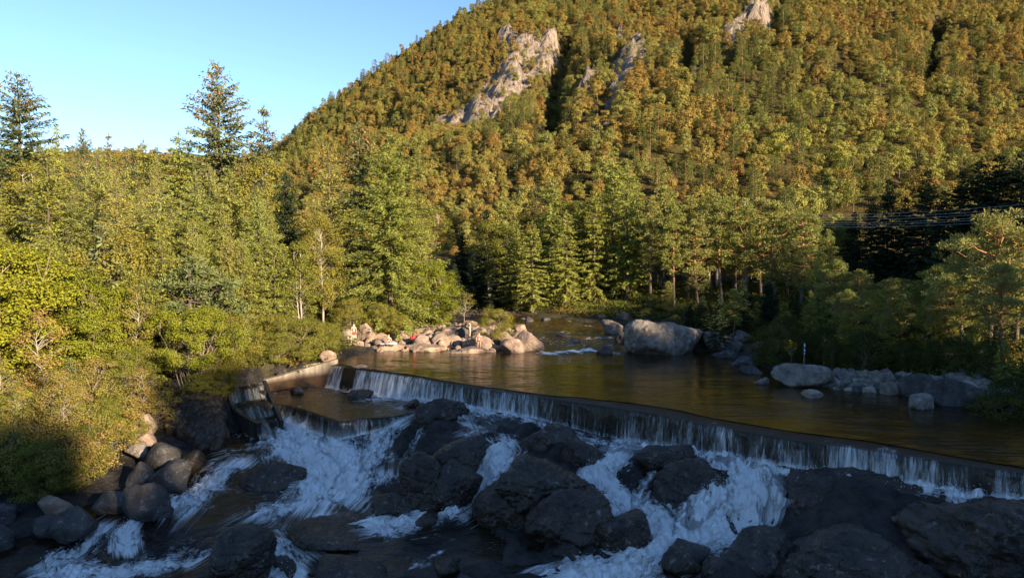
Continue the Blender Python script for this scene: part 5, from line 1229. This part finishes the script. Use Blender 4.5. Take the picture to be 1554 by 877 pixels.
# ground cover
pts = []; 
for i in range(9000):
    y = rg.uniform(34, 118); x = rg.uniform(-75, 75)
    pts.append((x, y))
pts = np.array(pts); z = ground_z(pts[:, 0], pts[:, 1]); 
ok = (z > .75) | ((pts[:, 0] < np.interp(pts[:, 1], [34, 40, 46, 50, 56], [-33, -28.5, -25, -23.6, -21])) & (pts[:, 1] < 56) & (z > -4.5))
ok |= (z > .1) & (pts[:, 0] < -15.6) & (pts[:, 1] < 70); isl = (pts[:, 0] > -15) & (pts[:, 0] < 4) & (pts[:, 1] < 90) & (pts[:, 1] > 58); ok &= ~isl
pts = np.column_stack([pts, z - .05])[ok]
def cover_mesh(seed, mat):
    rng = np.random.default_rng(seed); C = MB(); n = 260
    p = rng.normal(0, 1, (n, 3)) * [.5, .5, .18] + [0, 0, .2]; U = unit(rng.normal(0, 1, (n, 3)) + [0, 0, .5]) * rng.uniform(.1, .24, (n, 1))
    C.kites(p, U, unit(np.cross(U, rng.normal(0, 1, (n, 3)))) * .05, 0, .5); return C.mesh('ground_cover', [M[mat]])
scatter('undergrowth', pts, rg.uniform(.7, 1.7, len(pts)), rg.integers(0, 3, len(pts)), [cover_mesh(1, 'l_cover'), cover_mesh(2, 'l_cover'), cover_mesh(3, 'l_dkbush')], 'heather and low leafy growth under the trees on both banks', 'undergrowth')

# ------------------------------------------------------------------ people
def person(px, py, D, H, pose, label, clothes, facing=0.0, z=None):
    b = at_d(px, py, D); zb = b[2] if z is None else z
    root = empty('person', (b[0], D, zb), facing); tag(root, label, 'person')
    k = H / 1.7
    Vv, E, Rr = [], [], []
    def v(p, r, par=None):
        Vv.append(tuple(c * k for c in p)); Rr.append(r * k)
        if par is not None: E.append((par, len(Vv) - 1))
        return len(Vv) - 1
    sit = pose == 'sit'
    hz = .12 if sit else .90
    pel = v((0, 0, hz), .13)
    ab = v((0, 0, hz + .14), .115, pel); ch = v((0, -.01, hz + .36), .135, ab); nk = v((0, 0, hz + .54), .055, ch)
    hd0 = v((0, -.01, hz + .62), .072, nk); hd1 = v((0, -.01, hz + .73), .085, hd0); v((0, -.005, hz + .79), .05, hd1); v((0, -.10, hz + .68), .014, hd0)
    for s in (-1, 1):
        sh = v((s * .17, 0, hz + .47), .058, ch)
        if pose == 'stand': el, wr, hn = (s * .26, .02, hz + .20), (s * .25, -.06, hz - .03), (s * .25, -.09, hz - .10)
        elif pose == 'bend': el, wr, hn = (s * .25, -.12, hz + .24), (s * .14, -.26, hz + .30), (s * .10, -.31, hz + .33)
        else: el, wr, hn = (s * .27, .10, hz + .22), (s * .30, .22, hz + .0), (s * .30, .26, hz - .06)
        e = v(el, .042, sh); w = v(wr, .030, e); h = v(hn, .036, w)
        d = np.array(hn) - np.array(wr); d /= np.linalg.norm(d); sd = np.array([-d[2], 0, d[0]]) if abs(d[1]) < .9 else np.array([1., 0, 0]); sd /= np.linalg.norm(sd) + 1e-9
        for q, L in ((-1.5, .07), (-.5, .085), (.5, .08), (1.5, .06)):
            a = np.array(hn) + d * .03 + np.array([0, 1, 0]) * q * .02; f1_ = v(tuple(a), .009, h); v(tuple(a + d * L * .6 + sd * s * -.012), .008, f1_)
        a = np.array(wr) + d * .03 - np.array([0, .035, 0]); t1 = v(tuple(a), .01, h); v(tuple(a + d * .045 - np.array([0, .02, 0])), .008, t1)
        hp = v((s * .095, 0, hz - .05), .098, pel)
        if sit: kn, an, to = (s * .12, -.42, hz + .24), (s * .12, -.72, hz - .06), (s * .13, -.88, hz - .09)
        else: kn, an, to = (s * .125, -.02, hz - .43), (s * .14, .01, hz - .83), (s * .16, -.13, hz - .87)
        kk = v(kn, .062, hp); aa = v(an, .038, kk); v(to, .03, aa)
    me = bpy.data.meshes.new('body'); me.from_pydata(Vv, E, [])
    o = bpy.data.objects.new('body', me); COL.objects.link(o)
    o.modifiers.new('skin', 'SKIN'); sm = o.modifiers.new('sub', 'SUBSURF'); sm.levels = sm.render_levels = 1
    me.skin_vertices[0].data[0].use_root = True
    for i, r in enumerate(Rr): me.skin_vertices[0].data[i].radius = (r, r)
    dg = bpy.context.evaluated_depsgraph_get(); nm = bpy.data.meshes.new_from_object(o.evaluated_get(dg))
    bpy.data.objects.remove(o); nm.name = 'body'; nm.materials.clear(); nm.materials.append(M['skin'])
    nm.polygons.foreach_set('use_smooth', np.full(len(nm.polygons), True))
    link('body', nm, root)
    def blob(name, c, r, mat, cut=None):
        D_, Fc = ico(3); P = D_ * np.array(r) + np.array(c); P = P * k
        m2 = bpy.data.meshes.new(name); m2.from_pydata(P.tolist(), [], Fc); m2.materials.append(M[mat]); m2.polygons.foreach_set('use_smooth', np.full(len(Fc), True)); return link(name, m2, root)
    blob('hair', (0, .022, hz + .745), (.098, .10, .098), 'hair')
    if clothes != 'shorts': blob('hair', (0, .075, hz + .62), (.075, .045, .13), 'hair')
    for s in (-1, 1): blob('eye', (s * .032, -.093, hz + .70), (.011, .006, .007), 'eye')
    if clothes == 'bikini':
        blob('bikini_top', (0, -.02, hz + .345), (.155, .138, .05), 'bikini'); blob('bikini_bottom', (0, 0, hz - .01), (.158, .142, .085), 'bikini')
    elif clothes == 'shorts':
        blob('swim_shorts', (0, 0, hz - .04), (.175, .145, .13), 'shorts')
        if not sit:
            for s in (-1, 1): blob('short_leg', (s * .105, 0, hz - .17), (.095, .10, .15), 'shorts')
    return root
person(727, 531.5, 64.2, 1.68, 'stand', 'woman in a dark bikini standing on the rock ledge at the water', 'bikini', .15)
person(713, 514, 68, 1.7, 'bend', 'pale bather standing on the rocks behind the woman in a bikini', 'bikini', -1.2)
person(537, 518.5, 65.6, 1.75, 'stand', 'bare chested bather in reddish shorts standing at the left end of the rocks', 'shorts', .5)
person(590, 522, 65.0, 1.7, 'sit', 'bather sitting on a white towel on the flat rock', 'bikini', .2)
def cloth(name, px, py, D, sx, sy, mat, label, cat, hgt=.12, rz=0.):
    b = at_d(px, py, D); n = 22; u = np.linspace(-1, 1, n); XX, YY = np.meshgrid(u, u)
    Zt = hgt * (.5 + .5 * fbm(XX * 1.6, YY * 1.6, px, 3)) + .02; V = np.stack([XX * sx, YY * sy, Zt], -1).reshape(-1, 3); Vb = V.copy(); Vb[:, 2] -= .03
    Q = grid_faces(n, n); B_ = MB(); B_._add(V, Q, 0, True); B_._add(Vb, Q[:, ::-1], 0, True)
    o = B_.obj(name, [M[mat]]); o.location = (b[0], D, b[2]); o.rotation_euler = (0, 0, rz); tag(o, label, cat)
cloth('towel', 590, 522.5, 64.8, .75, .38, 'white', 'white towel spread on the flat rock under the sitting bather', 'towel', .10, .1)
cloth('bag', 628, 514.5, 67, .35, .25, 'redbag', 'red bag lying among the rocks right of the sitting bather', 'bag', .45, .3)

# ------------------------------------------------------------------ marker post, power line
b = at_d(1220, 553, 48.5); mp = empty('marker_post', tuple(b)); tag(mp, 'narrow blue and white marker post on the broad ridged boulder', 'post')
B = MB(); B.tube([(0, 0, -.3), (0, 0, 1.58)], .022, 8); B.obj('post', [M['post']], mp)
B = MB(); B.box((0, -.035, 1.10), (.13, .02, .80)); pn = B.obj('sign_panel', [M['blue']], mp)
for zc, hh in ((1.36, .20), (1.02, .16), (.80, .08)):
    B = MB(); B.box((0, -.049, zc), (.085, .006, hh)); B.obj('white_mark', [M['white']], pn)
poles = []
for px, D, top, lb in ((1090, 112, 303, 'weathered pale power pole rising above the pines, the left and taller one'), (1130, 115, 306, 'weathered pale power pole rising above the pines, the right one')):
    p = at_d(px, top, D); zb = gh(p[0], D) - .5; H = p[2] - zb
    e = empty('power_pole', (p[0], D, zb)); tag(e, lb, 'power pole')
    B = MB(); B.tube([(0, 0, 0), (0, 0, H)], [.24, .17], 10); B.obj('pole', [M['pole']], e)
    B = MB(); B.box((-.3, -.2, H - 2.2), (3.4, .16, .18)); B.obj('crossarm', [M['pole']], e)
    for xx in (-1.8, -.9, .6, 1.2):
        B = MB(); B.tube([(xx, -.2, H - 2.1), (xx, -.2, H - 1.95), (xx, -.2, H - 1.8), (xx, -.2, H - 1.65)], [.05, .10, .10, .04], 8); B.obj('insulator', [M['insul']], e)
    poles.append((p, H, zb))
for i, dy in enumerate((0, 5, 9, 14, 17, 21)):
    B = MB(); a = at_d(1720, 292 + dy * 1.25, 78); c = at_d(1120, 322 + dy * .8, 112); e2 = at_d(830, 342 + dy * .8, 150)
    s = np.linspace(0, 1, 22); P1 = a + (c - a) * s[:, None]; P1[:, 2] -= 4 * s * (1 - s) * 1.2
    P2 = c + (e2 - c) * s[:, None]; P2[:, 2] -= 4 * s * (1 - s) * .8
    B.tube(np.vstack([P1, P2[1:]]), .011, 4)
    o = B.obj('power_line', [M['wire']])
    tag(o, ['topmost', 'second from the top', 'third from the top', 'fourth from the top', 'fifth from the top', 'lowest'][i] + ' of the thin pale power wires strung above the pines', 'power line', 'power wires above the pines')

# ------------------------------------------------------------------ light
sun = bpy.data.lights.new('sun', 'SUN'); sun.energy = 5.0; sun.angle = R(.5); sun.color = (1, .80, .55)
so = bpy.data.objects.new('sun', sun); COL.objects.link(so); so.location = (60, -60, 60)
so.rotation_euler = Vector((-sdir[0], -sdir[1], -sdir[2])).to_track_quat('-Z', 'Y').to_euler()
w = bpy.data.worlds.new('World'); SC.world = w; w.use_nodes = True; nt_ = w.node_tree; nt_.nodes.clear()
sky = nt_.nodes.new('ShaderNodeTexSky'); sky.sky_type = 'NISHITA'; sky.sun_disc = False; sky.sun_elevation = SUN_EL; sky.sun_rotation = SUN_AZ
sky.air_density = .9; sky.dust_density = 0.0; sky.ozone_density = 3.4; sky.altitude = 100
bg = nt_.nodes.new('ShaderNodeBackground'); bg.inputs[1].default_value = .088
wo = nt_.nodes.new('ShaderNodeOutputWorld'); nt_.links.new(sky.outputs[0], bg.inputs[0]); nt_.links.new(bg.outputs[0], wo.inputs[0])
SC.view_settings.view_transform = 'Standard'; SC.view_settings.look = 'None'; SC.view_settings.exposure = 1.6; SC.view_settings.gamma = 1.0
c = SC.cycles; c.max_bounces = 6; c.diffuse_bounces = 2; c.glossy_bounces = 3; c.transmission_bounces = 2; c.transparent_max_bounces = 8
c.use_denoising = True; c.sample_clamp_indirect = 4; c.caustics_reflective = False; c.caustics_refractive = False
c.use_adaptive_sampling = True; c.adaptive_threshold = .01
